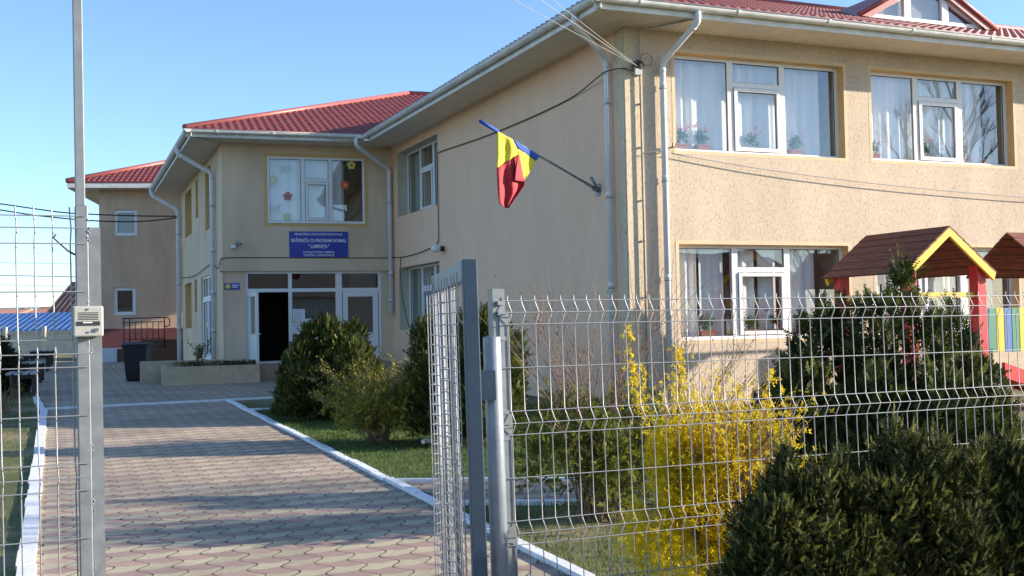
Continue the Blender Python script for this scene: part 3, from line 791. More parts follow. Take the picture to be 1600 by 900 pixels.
# --- things on the walls
sg = thing('kindergarten_sign', 'blue rectangular name board with white lettering above the entrance', 'sign', FC.p(-1.95, .02, 3.46))
s_ = MB(); s_.box(FC, -2.70, -1.20, .004, .03, 3.455, 4.115); obj('board', s_, 'blue_sign', sg)
text(sg, 'lettering', [('MINISTERUL EDUCAȚIEI NAȚIONALE', 4.045, .055, 1.22), ('GRĂDINIȚA CU PROGRAM NORMAL', 3.885, .085, 1.42), ('" LUMINIȚA "', 3.735, .085, .54),
     ('LOCALITATEA LUMINA', 3.585, .052, .80), ('JUDEȚUL CONSTANȚA', 3.505, .052, .80)], FC, -1.95, .034, 'letter_white')
pq = thing('wall_plaque', 'small blue plaque with a round emblem on the pier left of the entrance', 'plaque', FC.p(-4.14, 0, 2.64))
s_ = MB(); s_.box(FC, -4.32, -3.95, -.018, .0, 2.64, 2.80); obj('board', s_, 'blue_sign', pq)
s_ = MB(); s_.tube([FC.p(-4.235, .0, 2.72), FC.p(-4.235, .006, 2.72)], .062, 16); obj('emblem', s_, 'sticker_yellow', pq)
s_ = MB(); s_.box(FC, -4.14, -3.98, .0, .004, 2.735, 2.76); obj('lettering', s_, 'letter_white', pq); s_ = MB(); s_.box(FC, -4.14, -4.0, .0, .004, 2.69, 2.71); obj('lettering', s_, 'letter_white', pq)
cm = thing('security_camera', 'small white security camera on the wall left of the blue sign', 'camera', FC.p(-4.1, 0, 3.72))
s_ = MB(); s_.box(FC, -4.16, -4.04, 0, .10, 3.68, 3.76); obj('junction_box', s_, 'pvc', cm, .004)
s_ = MB(); s_.tube([FC.p(-4.02, .05, 3.74), FC.p(-3.97, .1, 3.78)], .012, 6); s_.tube([FC.p(-4.02, .04, 3.80), FC.p(-3.92, .2, 3.78)], .035, 10); obj('camera_body', s_, 'galv', cm)
# notices stuck on the glass
for (u, z, w_, h_, rt, lb, mt) in ((-2.47, 1.97, .31, .32, .05, 'upper white paper notice on the entrance glass', 'paper'), (-2.50, 1.64, .28, .31, 0, 'lower white paper notice with blue mark on the entrance glass', 'paper'), (-2.18, 1.82, .28, .13, 0, 'pale blue landscape notice on the entrance glass', 'sticker_white')):
    s_ = MB(); s_.box(FC, u-w_/2, u+w_/2, n+.006, n+.009, z-h_/2, z+h_/2)
    o = tag(obj('paper_notice', s_, mt), lb, 'notice', 'paper notices on the entrance glass')
    s_ = MB()
    for q in range(5):
        zz = z+h_/2-.04-q*h_*.16
        if q < 2 or u != -2.50: s_.box(FC, u-w_*.35, u+w_*.3, n+.0095, n+.0105, zz-.008, zz)
    if u == -2.50: s_.box(FC, u-.01, u+.01, n+.0095, n+.0105, z-.08, z+.04); s_.box(FC, u-.05, u+.05, n+.0096, n+.0106, z-.02, z)
    obj('print', s_, 'sticker_blue', o)
# stickers on the upper window: flowers and butterflies
def flower(fr, u, n_, z, r, mat, mid, label):
    s_ = MB()
    for k in range(5):
        th = 2*PI*k/5+.3; s_.tube([fr.p(u+r*.58*math.cos(th), n_, z+r*.58*math.sin(th)), fr.p(u+r*.58*math.cos(th), n_+.003, z+r*.58*math.sin(th))], r*.44, 10)
    s_.tube([fr.p(u, n_, z), fr.p(u, n_+.0035, z)], r*.45, 10)
    o = tag(obj('flower_sticker', s_, mat), label, 'sticker', 'flower stickers on the upper window')
    s_ = MB(); s_.tube([fr.p(u, n_+.0036, z), fr.p(u, n_+.005, z)], r*.3, 10); obj('flower_centre', s_, mid, o)
ns = -.045+.004
flower(FC, -3.08, ns, 5.44, .12, 'sticker_cream', 'sticker_white', 'cream flower sticker at the left edge of the upper window')
flower(FC, -2.72, ns, 5.02, .12, 'sticker_pink', 'sticker_blue', 'pink flower sticker with blue centre on the left pane')
flower(FC, -2.74, ns, 4.49, .11, 'sticker_cream', 'sticker_cream', 'cream flower sticker at the bottom of the left pane')
flower(FC, -1.07, ns, 5.86, .115, 'sticker_yellow', 'sticker_blue', 'yellow flower sticker with blue centre on the right pane')
flower(FC, -1.24, ns, 5.34, .115, 'sticker_red', 'sticker_yellow', 'red flower sticker with yellow centre on the right pane')
for (u, z, lb) in ((-2.76, 5.74, 'upper white butterfly sticker on the left pane'), (-3.05, 4.72, 'lower white butterfly sticker on the left pane')):
    s_ = MB()
    for sx in (-1, 1):
        pts = [(0, -.05), (.05, -.10), (.11, -.09), (.10, -.01), (.17, .07), (.15, .11), (.03, .04), (0, .03)]
        s_.poly([FC.p(u+sx*a_, ns+.002, z+b_) for a_, b_ in pts])
    tag(obj('butterfly_sticker', s_, 'sticker_white'), lb, 'sticker', 'butterfly stickers on the upper window')
# wall lamp
lp = thing('globe_lamp', 'white globe lamp fixed on the side wall above the gate', 'lamp', FB.p(8.75, 0, 3.33))
s_ = MB(); s_.ball(FB.p(8.75, .20, 3.40), .115, 16, 10, .88); obj('globe', s_, 'lamp_globe', lp)
s_ = MB(); s_.tube([FB.p(8.75, 0, 3.40), FB.p(8.75, .12, 3.40)], .06, 12); obj('base', s_, 'dark_seal', lp)
# junction box on the corner, conduit, cables
jb = thing('cable_junction_box', 'small grey junction box with tangled wires on the corner of the building', 'junction box', FA.p(.20, .03, 5.60))
s_ = MB(); s_.box(FA, .14, .27, .03, .12, 5.56, 5.66); obj('box', s_, 'intercom_grey', jb, .004)
s_ = MB(); rg = random.Random(2)
for k in range(6):
    P = [FA.p(.2+rg.uniform(-.12, .1), .06+rg.uniform(0, .08), 5.70+rg.uniform(-.05, .1)) for _ in range(5)]; s_.tube(catmull(P, 4), .006, 5)
lp_ = [FA.p(.36+.11*math.cos(t_*.7), .10, 5.82+.10*math.sin(t_*.7)) for t_ in range(10)]; s_.tube(catmull(lp_, 3), .004, 5)
obj('wire_tangle', s_, 'cable_black', jb)
cd = MB(); cd.tube([FA.p(.26, .07, .4), FA.p(.25, .07, 6.30), FA.p(.62, .60, 6.31), FA.p(.82, .80, 6.33)], .017, 8)
for z in (1.2, 2.0, 2.9, 3.55, 4.4, 5.1): cd.box(FA, .215, .285, .03, .075, z, z+.015)
tag(obj('conduit', cd, 'conduit'), 'thin grey conduit running up the corner pilaster', 'conduit')
def cable(name, pts, r, mat, label, smooth=True, group=None):
    s_ = MB(); s_.tube(catmull(pts, 6) if smooth else pts, r, 5); return tag(obj(name, s_, mat), label, 'cable', group)
B = lambda u, z, n_=.03: FB.p(u, n_, z)
cable('wall_cable', [FA.p(.18, .08, 5.63), FB.p(-.05, .06, 5.66), FB.p(.30, .15, 5.68), B(.54, 5.66, .15), B(1.74, 5.57), B(3.08, 5.53), B(4.6, 5.53), B(6.34, 5.56), B(8.6, 5.645), B(8.98, 5.63), B(9.02, 5.5), B(9.02, 4.74), B(9.03, 3.70), B(9.1, 3.58), B(9.36, 3.5), B(10.32, 3.43), B(11.34, 3.40), B(12.04, 3.41), B(12.7, 3.45, .04)], .011, 'cable_black', 'black cable sagging along the side wall behind the flag')
cable('wall_cable', [B(12.0, 3.41), B(12.05, 3.0), B(11.9, 2.4), B(11.6, 1.9), B(11.4, 1.6)], .010, 'cable_black', 'thin black cable dropping across the lower side window')
cable('wall_cable', [FC.p(0, .07, 3.43), FC.p(-2, .072, 3.435), FC.p(-4.1, .074, 3.44), FC.p(-4.40, .08, 3.38), FD.p(.6, .04, 3.2), FD.p(2.0, .04, 3.40), FD.p(4, .04, 3.36), FD.p(6, .04, 3.3), FD.p(8, .04, 3.33), FD.p(10.3, .04, 3.42)], .011, 'cable_black', 'thin black cable along the ledge over the entrance and round the corner')
hk = FA.p(.83, .06, 4.42)
cable('wall_cable', [FA.p(.27, .08, 4.31), FA.p(.6, .12, 4.36), FA.p(.83, .07, 4.40)], .008, 'cable_grey', 'short grey wire from the conduit to the hook', True)
cable('wall_cable', [FA.p(.80, .07, 4.33), FA.p(2.5, .09, 4.14), FA.p(4.6, .1, 3.98), FA.p(7, .1, 3.86), FA.p(9.5, .1, 3.80), FA.p(13, .08, 3.85)], .009, 'cable_grey', 'long grey wire sagging across the sunlit front wall')
s_ = MB(); s_.tube([FA.p(.82, 0, 4.44), FA.p(.82, .08, 4.44), FA.p(.80, .10, 4.50)], .008, 6); s_.tube([FA.p(.86, 0, 4.44), FA.p(.86, .09, 4.43), FA.p(.88, .1, 4.50)], .008, 6)
tag(obj('wall_hook', s_, 'iron'), 'small twisted iron hook below the left upper window', 'hook')
J = FA.p(.18, .12, 5.70)
for (px, lb) in ((812, 'left'), (850, 'middle'), (868, 'right')):
    sx = (985-px)/100.0; e0 = J; far = at(985-sx*430, 100-430, 6.0); mid_ = (e0+far)/2+Vector((0, 0, -.05))
    cable('overhead_wire', [e0, (e0*3+far)/4+Vector((0, 0, -.03)), mid_, (e0+far*3)/4+Vector((0, 0, -.03)), far], .003 if px != 850 else .004, 'conduit', lb+' of the three overhead service wires reaching the corner box', group='service wires to the corner box')

# flag on pole
fp = thing('wall_flag', 'blue, yellow and red flag hanging from a slanted pole on the side wall', 'flag', FB.p(.97, 0, 3.84))
P0 = FB.p(.97, .06, 3.86)
tipp = at(750, 189, 17.35); basep = P0
dirp = (tipp-basep)
s_ = MB(); s_.tube([basep, basep+dirp*.99], .019, 10); s_.tube([basep, basep+dirp*.09], .027, 10)
obj('pole', s_, 'galv', fp)
s_ = MB(); s_.box(FB, .90, 1.04, 0, .02, 3.74, 3.94); s_.tube([FB.p(.94, .02, 3.82), FB.p(1.0, .10, 3.86)], .03, 10); s_.tube([FB.p(.90, .02, 3.80), FB.p(.80, .22, 4.02)], .026, 10)
obj('bracket', s_, 'galv', fp)
# cloth: hoist edge along the pole, drooping; stripes blue, yellow, red away from the pole
def polept(px, py):                      # point on the pole nearest to this photo pixel column
    best = min((abs(((MR @ np.array(list(basep+dirp*t-Vector((0, 0, CAM_Z)))))[0]/(MR @ np.array(list(basep+dirp*t-Vector((0, 0, CAM_Z)))))[2])*FPX+800-px), t) for t in np.linspace(0, 1, 400))
    return basep+dirp*best[1]
def fpt(px, py, dpt): return at(px, py, dpt)
yd = lambda px: polept(px, 0).y
ply = lambda t: basep+dirp*t
s_ = MB(); s_.tube([polept(778, 205), basep+dirp*1.0], .030, 8); s_.tube([basep+dirp*1.0, basep+dirp*1.005], .02, 8); obj('sleeve', s_, 'flag_blue', fp)
def clothgrid(name, mat, left, right, off0, off1, folds=3, amp=.03, rows=14, cols=10):
    # left/right: polylines (px,py) from top to bottom; off: depth offsets toward camera
    def samp(pl, t):
        k = t*(len(pl)-1); i = min(int(k), len(pl)-2); f = k-i
        return (pl[i][0]*(1-f)+pl[i+1][0]*f, pl[i][1]*(1-f)+pl[i+1][1]*f)
    m_ = MB(); G = []
    for r in range(rows+1):
        t = r/rows; a_, b_ = samp(left, t), samp(right, t); row = []
        for c in range(cols+1):
            s = c/cols; px, py = a_[0]*(1-s)+b_[0]*s, a_[1]*(1-s)+b_[1]*s
            y_ = yd(min(max(px, 760), 842))-(off0*(1-s)+off1*s)-amp*math.sin(s*folds*PI+t*1.5)*min(1, t*2+.2)
            row.append(at(px, py, y_))
        G.append(row)
    m_.grid(G)
    o = obj(name, m_, mat, fp)
    md = o.modifiers.new('thick', 'SOLIDIFY'); md.thickness = .004
    return o
clothgrid('blue_stripe', 'flag_blue', [(801, 217), (809, 232)], [(843, 244), (838, 251)], .05, .05, 2, .006, 4)
clothgrid('yellow_stripe', 'flag_yellow', [(777, 205), (776, 222), (777, 245), (776, 263)], [(801, 218), (806, 229), (809, 236), (810, 241)], .02, .075, 3, .03)
clothgrid('yellow_stripe', 'flag_yellow', [(806, 228), (810, 242), (814, 262), (819, 282)], [(838, 251), (834, 258), (827, 270), (820, 281)], .05, .04, 2, .012)
clothgrid('red_stripe', 'flag_red', [(776, 263), (777, 285), (778, 303), (780, 318), (789, 325)], [(810, 241), (812, 262), (820, 284), (820, 290), (795, 325)], .02, .09, 4, .05, 22, 20)
clothgrid('red_fold', 'flag_red', [(810, 242), (806, 264), (804, 282)], [(811, 242), (815, 263), (820, 284)], .16, .13, 1, .02)

# potted geraniums on the inner window boards
rngf = random.Random(11)
def kites(cs, dirs, nrm, L, Wd):
    """vectorised kite quads: returns verts (4n,3)"""
    cs = np.asarray(cs); dirs = np.asarray(dirs); nrm = np.asarray(nrm); L = np.asarray(L)[:, None]; Wd = np.asarray(Wd)[:, None]
    side = np.cross(dirs, nrm); side /= (np.linalg.norm(side, axis=1)[:, None]+1e-9)
    v = np.empty((len(cs), 4, 3)); v[:, 0] = cs; v[:, 1] = cs+dirs*L*.5+side*Wd*.5; v[:, 2] = cs+dirs*L; v[:, 3] = cs+dirs*L*.5-side*Wd*.5
    return v.reshape(-1, 3)
def npmesh(name, V, mats, parent=None, org=None, mi=None, k=4):
    V = np.asarray(V, dtype=np.float64)
    if parent is not None: org = np.array(WLOC[parent.name])
    elif org is None: org = np.array([(V[:, 0].min()+V[:, 0].max())/2, (V[:, 1].min()+V[:, 1].max())/2, V[:, 2].min()])
    V = V-org; nf = len(V)//k; me = bpy.data.meshes.new(name)
    me.vertices.add(len(V)); me.vertices.foreach_set('co', V.astype(np.float32).ravel())
    me.loops.add(len(V)); me.loops.foreach_set('vertex_index', np.arange(len(V), dtype=np.int32))
    me.polygons.add(nf); me.polygons.foreach_set('loop_start', np.arange(0, len(V), k, dtype=np.int32)); me.polygons.foreach_set('loop_total', np.full(nf, k, dtype=np.int32))
    for m_ in ([mats] if isinstance(mats, str) else mats): me.materials.append(MATS[m_])
    if mi is not None: me.polygons.foreach_set('material_index', mi)
    me.update(calc_edges=True); me.validate()
    return link(name, me, parent, Vector(org))
def unit(v): return v/(np.linalg.norm(v, axis=-1, keepdims=True)+1e-9)
def geranium(fr, u, n_, z, col, label, w_=.24, hgt=.24, seed=0):
    t_ = thing('potted_geranium', label, 'potted plant', fr.p(u, n_, z), 'potted geraniums on the window boards')
    s_ = MB(); P = []
    for zz, q in ((z, .8), (z+.12, 1.0)):
        for a_, b_ in ((-1, -1), (1, -1), (1, 1), (-1, 1)): P.append(fr.p(u+a_*w_/2*q, n_+b_*.065*q, zz))
    s_.hexa(P); s_.box(fr, u-w_/2-.01, u+w_/2+.01, n_-.075, n_+.075, z+.105, z+.125); obj('pot', s_, 'terracotta', t_)
    r = np.random.RandomState(seed); k = 130
    c0 = np.array(fr.p(u, n_, z+.13)); d_ = unit(r.normal(size=(k, 3))*[1, 1, .7]+[0, 0, .6]); rad = r.rand(k)[:, None]*np.array([w_*.6, .09, hgt])
    cs = c0+np.abs(rad)*unit(r.normal(size=(k, 3)))*[1, 1, .5]+[0, 0, hgt*.4]
    npmesh('leaves', kites(cs, d_, unit(r.normal(size=(k, 3))), r.uniform(.035, .06, k), r.uniform(.035, .055, k)), 'geranium_leaf', t_)
    kf = 60; hc = c0+np.array([[r.uniform(-w_*.6, w_*.6), r.uniform(-.05, .05), hgt*r.uniform(.6, 1.15)] for _ in range(5)])
    cs = hc[r.randint(0, 5, kf)]+r.normal(size=(kf, 3))*.018
    npmesh('flowers', kites(cs, unit(r.normal(size=(kf, 3))), unit(r.normal(size=(kf, 3))), np.full(kf, .022), np.full(kf, .02)), col, t_)
zi = .0
gl_ = [(1.22, 'W1', 'petal_pink', 'pink geranium in a trough at the left end of the left upper window'), (1.62, 'W1', 'petal_red', 'red geranium in a trough on the left pane of the left upper window'),
       (2.62, 'W1', 'petal_red', 'tall leafy geranium behind the opening sash of the left upper window'), (3.5, 'W1', 'petal_red', 'small geranium on the right pane of the left upper window'),
       (5.2, 'W2', 'petal_pink', 'pink geranium at the left end of the right upper window'), (6.4, 'W2', 'petal_red', 'geranium behind the opening sash of the right upper window'), (7.25, 'W2', 'petal_pink', 'pink geranium on the right pane of the right upper window'), (7.85, 'W2', 'petal_red', 'leafy plant at the right end of the right upper window'),
       (1.62, 'W3', 'petal_pink', 'pink geranium in a brown trough on the left pane of the lower window'), (2.52, 'W3', 'petal_pink', 'pink geranium left behind the opening sash of the lower window'), (2.98, 'W3', 'petal_red', 'geranium right behind the opening sash of the lower window'), (3.58, 'W3', 'petal_pink', 'geranium on the right pane of the lower window')]
for k, (u, wn_, col, lb) in enumerate(gl_):
    o = {'W1': W1, 'W2': W2, 'W3': W3}[wn_]
    geranium(FA, u, nA-.10, o[2]+.03, col, lb, .30 if wn_ == 'W3' else .24, .30, k+5)
s_ = MB(); s_.box(FA, 1.98, 2.08, nA-.06, nA-.04, 1.38, 1.60); o = tag(obj('window_notice', s_, 'paper'), 'small white and yellow leaflet standing inside the lower window', 'leaflet')
s_ = MB(); s_.box(FA, 1.985, 2.075, nA-.039, nA-.037, 1.39, 1.45); obj('print', s_, 'sticker_yellow', o)

# planter and steps at the entrance
pt = thing('planter', 'long low beige masonry planter with creeping green plants left of the entrance steps', 'planter', FC.p(-4.7, 1.3, .35))
s_ = MB(); nf, nb = 1.60, .30; a_, b_ = -5.86, -3.63
s_.box(FC, a_, b_, nf-.14, nf, .2, .79); s_.box(FC, a_, a_+.14, nb, nf-.141, .2, .79); s_.box(FC, b_-.14, b_, nb, nf-.141, .2, .79); s_.box(FC, a_+.141, b_-.141, nb, nb+.1, .2, .79)
obj('wall', s_, 'planter_wall', pt, .01)
s_ = MB(); s_.box(FC, a_+.12, b_-.12, nb+.05, nf-.12, .25, .74); obj('soil', s_, 'soil', pt)
r = np.random.RandomState(3); k = 2600
cu_ = np.array([-5.2, -4.45, -3.95])[r.randint(0, 3, k)]; uu = cu_+r.normal(size=k)*.22; nn = r.uniform(.85, 1.5, k); uu = np.clip(uu, a_+.15, b_-.1)
base = np.array(FC.o)[None]+np.outer(uu, FC.d)+np.outer(nn, FC.n); base[:, 2] = .74+r.rand(k)*.14
npmesh('creeping_plants', kites(base, unit(r.normal(size=(k, 3))+[0, 0, .5]), unit(r.normal(size=(k, 3))), r.uniform(.03, .07, k), r.uniform(.01, .025, k)), 'thuja_leaf', pt)
s_ = MB(); s_.box(FC, -6.1, -5.2, -.35, .10, .2, .95) if False else s_.box(FC, -6.35, -4.5, -.2, .1, .3, .90)
tag(obj('low_wall', s_, 'planter_wall', None, .01), 'low beige wall behind the planter', 'low wall')
st = thing('entrance_steps', 'beige masonry landing and steps in front of the open door', 'steps', FC.p(-2.2, .9, .35))
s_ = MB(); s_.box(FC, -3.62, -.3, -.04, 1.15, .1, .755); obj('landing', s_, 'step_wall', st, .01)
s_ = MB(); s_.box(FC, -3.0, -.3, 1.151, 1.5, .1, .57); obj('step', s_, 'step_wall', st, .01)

# wheelie bin
bp = at(215, 590, 28.6); bx, by, bz = bp.x, bp.y, gz(28.6)
FBn = Frame(bx, by, 5)
bn = thing('wheelie_bin', 'dark plastic wheelie bin with closed lid standing left of the planter', 'bin', (bx, by, bz))
s_ = MB(); P = []
for z_, hw, hdp in ((bz+.06, .23, .24), (bz+.86, .29, .32)):
    for a_, b_ in ((-1, -1), (1, -1), (1, 1), (-1, 1)): P.append(FBn.p(a_*hw, b_*hdp, z_))
s_.hexa(P); s_.box(FBn, -.31, .31, -.34, .34, bz+.84, bz+.90); s_.box(FBn, -.20, .20, -.2, .2, bz+.01, bz+.06); obj('body', s_, 'bin_plastic', bn, .015)
s_ = MB(); s_.prism(FBn, [(-.36, bz+.905), (.36, bz+.905), (.36, bz+.93), (0, bz+.985), (-.36, bz+.97)], -.32, .32); s_.tube([FBn.p(-.25, -.40, bz+.95), FBn.p(.25, -.40, bz+.95)], .018, 8); obj('lid', s_, 'bin_plastic', bn, .01)
for sx in (-1, 1):
    s_ = MB(); s_.tube([FBn.p(sx*.25, -.2, bz+.10), FBn.p(sx*.31, -.2, bz+.10)], .10, 16); obj('wheel', s_, 'dark_seal', bn)

# ------------------------------------------------------------------ building at the far left (E)
b2 = thing('rear_building', 'beige building with maroon plinth and red tiled roof behind the far corner', 'building', FE.p(-1.5, 0, .6))
E1 = (-2.62, -1.80, 5.19, 6.15); E2 = (-2.66, -1.88, 2.27, 3.29)
wall('wall', FE, -3.15, 4, 1.77, 6.85, [E1, E2], 'stucco_back', b2)
s_ = MB(); s_.box(FE, -3.18, 4, -6, .03, .3, 1.765); obj('plinth', s_, 'plinth_maroon', b2)
s_ = MB(); s_.quad(FE.p(-3.15, 0, 1.7), FE.p(-3.15, -8, 1.7), FE.p(-3.15, -8, 6.85), FE.p(-3.15, 0, 6.85)); obj('gable_wall', s_, 'stucco_back', b2)
for o in (E1, E2):
    reveal(FE, o, .12, 'stucco_back', band=.0, parent=b2); window(FE, o, -.10, (), .7, sash=(), parent=b2, ft=.12)
roof('roof_slope', FE, .75, -4.1, 6, 5.0, True, False, parent=b2, z0=7.08, pitch=.37)
s_ = MB(); s_.tube([FE.p(-4.1, .75, 7.12), FE.p(.9, -4.25, 7.12+5*.37)], .10, 10); obj('ridge_cap', s_, 'ridge_red', b2)
s_ = MB(); s_.box(FE, -4.05, 6, -8, .68, 6.86, 6.89); obj('soffit', s_, 'soffit_E', b2)
s_ = MB(); s_.box(FE, -4.08, 6, .62, .74, 6.87, 7.03); s_.box(FE, -4.12, -4.0, -8, .61, 6.87, 7.03); obj('gutter', s_, 'gutter_white', b2)
s_ = MB(); s_.quad(FE.p(-4.15, .75, 7.06), FE.p(-4.15, -8, 7.06), FE.p(-1.1, -8, 8.2), FE.p(.9, -4.25, 7.12+5*.37)); obj('side_roof', s_, 'roof_dark', b2)
rl = thing('iron_railing', 'black iron railing on the brown steps by the rear building', 'railing', FE.p(-1.4, 1.3, .6))
s_ = MB(); zb = 1.35
s_.tube([FE.p(-2.15, 1.2, 2.12), FE.p(-.62, 1.2, 2.14), FE.p(-.52, 1.2, 2.08), FE.p(-.52, 1.2, 1.85), FE.p(-.68, 1.2, 1.80)], .022, 6)
s_.tube([FE.p(-2.15, 1.2, 1.98), FE.p(-.70, 1.2, 1.99)], .016, 6); s_.tube([FE.p(-2.0, 1.2, 1.38), FE.p(-.70, 1.2, 1.38)], .016, 6); obj('rails', s_, 'iron', rl)
for k in range(8):
    s_ = MB(); u = -2.1+k*.2; s_.tube([FE.p(u, 1.2, 1.0 if k in (0, 1, 7) else 1.38), FE.p(u, 1.2, 2.12 if k in (0, 1, 7) else 1.98)], .02 if k in (0, 1, 7) else .013, 6); obj('baluster', s_, 'iron', rl)
s_ = MB(); s_.box(FE, -2.2, 1.2, .05, 2.0, .4, 1.05); s_.box(FE, -1.5, 1.2, .06, 1.2, 1.05, 1.35); tag(obj('brown_steps', s_, 'stair_brown'), 'dark brown steps leading to the rear building', 'steps')
s_ = MB(); s_.box(FE, -3.6, -2.1, 1.1, 1.6, .5, 1.08); tag(obj('white_block', s_, 'white_block', None, .01), 'low pale blue block wall at the foot of the rear building', 'low wall')

# ------------------------------------------------------------------ far left background
def panel_fence():
    t_ = thing('concrete_fence', 'pale precast concrete panel fence with scalloped top at the end of the yard', 'fence', at(60, 565, 56))
    Y = 56.0
    xs_ = [at(p_, 560, Y).x for p_ in (-60, 8, 69, 132, 195)]
    for x in xs_:
        s_ = MB(); s_.box(WD, x-.09, x+.09, -Y-.09, -Y+.09, .5, 2.02); obj('post', s_, 'concrete', t_, .01)
    for x0, x1 in zip(xs_[:-1], xs_[1:]):
        s_ = MB()
        for k in range(3): s_.box(WD, x0+.09, x1-.09, -Y-.03, -Y+.03, .55+k*.33, .55+k*.33+.315)
        s_.box(WD, x0+.09, x1-.09, -Y-.02, -Y+.02, 1.74, 1.80)
        k = 9; dx = (x1-x0-.2)/k
        for i in range(k):
            cx_ = x0+.1+dx*(i+.5); s_.tube([Vector((cx_+dx*.55*math.cos(PI*j/8), Y, 1.55+.19*math.sin(PI*j/8))) for j in range(9)], .022, 5)
        obj('panel', s_, 'concrete', t_)
panel_fence()
def flip_box(m_, x0, x1, y0, y1, z0, z1): m_.hexa([(x0, y0, z0), (x1, y0, z0), (x1, y1, z0), (x0, y1, z0), (x0, y0, z1), (x1, y0, z1), (x1, y1, z1), (x0, y1, z1)])
def house(px0, px1, Y, depth, wall_h, ridge_y, eave_y, wmat, rmat, label, base=.6, name='house', gablex=False):
    x0, x1 = at(px0, 500, Y).x, at(px1, 500, Y).x; ze, zr = at((px0+px1)/2, eave_y, Y).z, at((px0+px1)/2, ridge_y, Y+depth/2).z
    t_ = thing(name, label, 'house', ((x0+x1)/2, Y+depth/2, base), 'houses beyond the yard')
    s_ = MB(); flip_box(s_, x0+.3, x1-.3, Y+.3, Y+depth-.3, base-1, ze); obj('wall', s_, wmat, t_)
    s_ = MB(); m0, m1 = Vector((x0, Y, ze)), Vector((x1, Y, ze)); r0, r1 = Vector((x0+(.0), Y+depth/2, zr)), Vector((x1, Y+depth/2, zr)); b0, b1 = Vector((x0, Y+depth, ze)), Vector((x1, Y+depth, ze))
    if gablex:
        xm = (x0+x1)/2; f0, f1 = Vector((xm, Y, zr)), Vector((xm, Y+depth, zr))
        s_.quad(m0, f0, f1, b0); s_.quad(m1, f0, f1, b1); s_.poly([m0, m1, f0]); s_.poly([b0, b1, f1])
    else:
        s_.quad(m0, m1, r1, r0); s_.quad(b0, b1, r1, r0); s_.poly([m0, r0, b0]); s_.poly([m1, r1, b1])
        # pan seams
        L = x1-x0; k = int(L/.35)
        for i in range(k): 
            q = i/k; s_.tube([m0.lerp(m1, q)+Vector((0, 0, .02)), r0.lerp(r1, q)+Vector((0, 0, .02))], .03, 4)
    obj('roof', s_, rmat, t_)
    s_ = MB(); zc = (base+ze)/2; flip_box(s_, (x0+x1)/2-.5, (x0+x1)/2+.5, Y+.25, Y+.29, zc-.5, zc+.4); obj('window', s_, 'dark_seal', t_)
    return t_
house(-140, 135, 63, 7, 2, 490, 518, 'house_wall', 'roof_blue', 'low house with bright blue metal roof behind the concrete fence')
house(72, 190, 74, 9, 3, 440, 488, 'house_wall', 'brown_metal', 'house with steep dark brown metal roof left of the rear building', name='house')
house(28, 84, 110, 9, 3, 483, 494, 'house_wall', 'roof_terra', 'low house with terracotta roof beyond the blue roof')
house(-30, 22, 150, 10, 3, 484, 492, 'house_wall', 'roof_terra', 'long brown roofed house at the far left edge')
rg = random.Random(21)
FH = ['white gabled house', 'grey roofed cottage', 'red roofed cottage', 'small pale shed', 'cream farmhouse', 'low brick bungalow', 'wide white barn', 'narrow plaster house', 'dark roofed barn']
for k in range(9):
    px = 4+k*13+rg.uniform(-3, 3); Y = rg.uniform(360, 620); wpx = rg.uniform(12, 20)
    x = at(px, 480, Y).x; zb_ = hz(x, Y); sz = wpx/FPX*Y
    t_ = thing('house', 'distant '+FH[k]+' on the hillside, number of houses from the left: '+['first', 'second', 'third', 'fourth', 'fifth', 'sixth', 'seventh', 'eighth', 'ninth'][k], 'house', (x, Y, zb_), 'distant houses on the hillside')
    s_ = MB(); flip_box(s_, x-sz/2, x+sz/2, Y, Y+sz*.8, zb_-1, zb_+2.4); obj('wall', s_, rg.choice(['white_block', 'house_wall', 'house_wall']), t_)
    s_ = MB(); a_, b_ = Vector((x-sz*.56, Y-.3, zb_+2.3)), Vector((x+sz*.56, Y-.3, zb_+2.3)); c_, d_ = Vector((x+sz*.5, Y+sz*.4, zb_+4.2)), Vector((x-sz*.5, Y+sz*.4, zb_+4.2)); e_, f_ = Vector((x-sz*.56, Y+sz*.84, zb_+2.3)), Vector((x+sz*.56, Y+sz*.84, zb_+2.3))
    s_.quad(a_, b_, c_, d_); s_.quad(e_, f_, c_, d_); s_.poly([a_, d_, e_]); s_.poly([b_, c_, f_]); obj('roof', s_, rg.choice(['roof_terra', 'roof_dark', 'conduit']), t_)
# wires in the sky
def skywire(p, r, lb, mat='cable_black'): cable('power_line', p, r, mat, lb, True, 'power lines in the sky')
skywire([at(-40, 316, 37.6), at(0, 318.5, 37.6), at(60, 327, 37.6), at(110, 333, 37.6), at(200, 337, 37.6), at(278, 338, 38)], .022, 'upper dark cable running from the left to the far downpipe')
skywire([at(-40, 322, 37.4), at(0, 328, 37.4), at(60, 337, 37.4), at(140, 344.5, 37.4), at(200, 346.5, 37.4), at(240, 344.5, 37.6), at(278, 340, 38)], .022, 'lower dark cable running from the left to the far downpipe')
for y_, lb in ((410, 'thin upper'), (430, 'thick'), (445, 'thin lower')):
    skywire([at(-60, y_-1, 75), at(40, y_+1, 75), at(200, y_+4, 75)], .028 if lb == 'thick' else .014, lb+' distant power line across the low sky', 'cable_grey')
